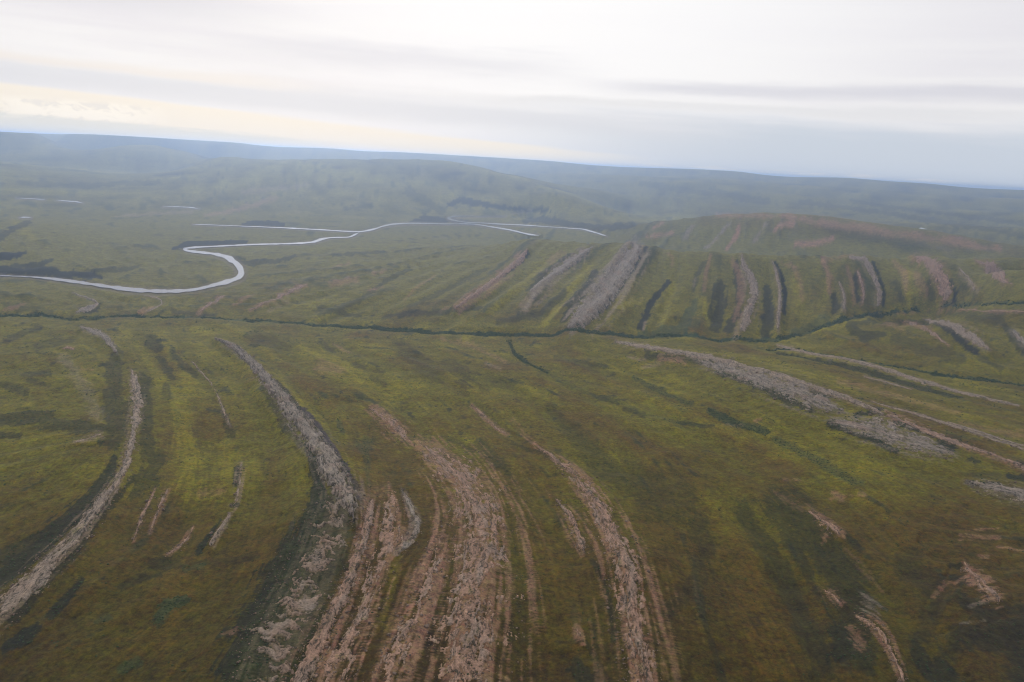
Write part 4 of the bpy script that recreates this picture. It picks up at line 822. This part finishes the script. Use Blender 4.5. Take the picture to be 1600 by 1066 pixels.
    F = np.stack([ix[:-1, :-1], ix[1:, :-1], ix[1:, 1:], ix[:-1, 1:]], -1)[keep]
    if len(F) < 4: return None
    u, inv = np.unique(F, return_inverse=True)
    VV = np.stack([x, y, z], -1).reshape(-1, 3)
    o = mesh_grid('rock_ridge', VV[u], inv.reshape(-1, 4), c.reshape(-1, 3)[u], M_ROCK, True)
    bd = o.data.attributes.new('bed', 'FLOAT_VECTOR', 'POINT')
    bd.data.foreach_set('vector', np.stack([us_ + 0 * x, cr_ + 0 * x, np.full(x.shape, i * 37.0)], -1).reshape(-1, 3)[u].astype(np.float32).ravel())
    cx, cy, cz = VV[u].mean(0)
    # origin at the middle of its foot
    M = np.array([cx, cy, VV[u][:, 2].min()]); o.data.transform(Matrix.Translation(-Vector(M))); o.location = M
    tag(o, lab, 'rock ridge')
    # loose blocks shed along it
    md = dist[:, mid].mean()
    if md < 2300 and L > 40:
        n = int(min(900, L * (1.4 if wmax > 20 else .9)))
        iu = RNG.integers(0, nu, n); side = np.where(RNG.random(n) < .7, 1, -1)
        iv = np.clip(((side * RNG.normal(.95, .22, n)) / 2.7 + .5) * (nv - 1), 0, nv - 1).astype(int)
        bx, by = x[iu, iv] + RNG.normal(0, 2, n), y[iu, iv] + RNG.normal(0, 2, n)
        sz = RNG.gamma(2.2, .27, n) * (.55 + md / 2600)
        b = lumps('loose_rock', bx, by, sz, .7, M_BOUL, False)
        b.parent = o; b.matrix_parent_inverse = Matrix.Translation(-Vector(M)); b['kind'] = 'stuff'
    return o
for i, (lab, kk, hh, gr, P) in enumerate(RIDGES):
    build_ridge(i, lab, kk, hh, gr, P)

# ---------------------------------------------------------------- low willow scrub
def scrub(name, pr, n, smin, smax, lo, hi, lab):
    p = (pr * ((RR > lo) & (RR < hi)) * (PX > -60) * (PX < 1660) * (PY < 1120) * RR ** 1.0 * np.gradient(R_, axis=0)).ravel()
    p = p / p.sum(); k = RNG.choice(len(p), n, p=p)
    x = GX.ravel()[k] + RNG.normal(0, 1, n) * pix.ravel()[k] * 1.5; y = GY.ravel()[k] + RNG.normal(0, 1, n) * pix.ravel()[k] * 2.5
    sz = RNG.uniform(smin, smax, n) * (.6 + RR.ravel()[k] / 2500)
    o = lumps(name, x, y, sz, .6, M_SHRUB, True, .35); o['kind'] = 'stuff'; o['label'] = lab
scrub('dwarf_shrubs', np.clip(shrub_w - .2, 0, 1) ** 2 + .03 * ss(n_m, 0, .8), 16000, .4, 1.3, 600, 2500, 'dark low dwarf shrubs scattered over the near tundra')
cw = np.zeros(PX.shape)
for kk, s_, P in VEG_AND_SHADE:
    if kk == 'c': cw = np.maximum(cw, ss(stroke([(a, b, w * .9 + .8) for a, b, w in P], WXn, WYn), -.1, .8) * ss(noise(GX / 90, GY / 90, 201), -.5, .5))
scrub('creek_willows', cw, 5000, .9, 2.0, 1200, 4200, 'dark green willow thickets along the winding creek')

# ---------------------------------------------------------------- air
hz = bpy.data.meshes.new('haze'); a = 52000.0; z0, z1 = -400.0, float(H.max()) + 3.0
hz.from_pydata([(x, y, z) for z in (z0, z1) for x, y in ((-a, -a), (a, -a), (a, a), (-a, a))], [],
               [(3, 2, 1, 0), (4, 5, 6, 7), (0, 1, 5, 4), (1, 2, 6, 5), (2, 3, 7, 6), (3, 0, 4, 7)])
ho = bpy.data.objects.new('haze', hz); S.collection.objects.link(ho); ho['kind'] = 'stuff'; ho['label'] = 'pale blue haze over the valley'
mh = bpy.data.materials.new('haze air'); mh.use_nodes = True; X.nt = mh.node_tree; X.nt.nodes.clear()
o_ = node('ShaderNodeOutputMaterial'); pv = node('ShaderNodeVolumePrincipled'); link(pv.outputs[0], o_.inputs['Volume'])
pv.inputs['Color'].default_value = (.50, .67, 1.0, 1); pv.inputs['Density'].default_value = 4.7e-5; pv.inputs['Anisotropy'].default_value = .72
hz.materials.append(mh)
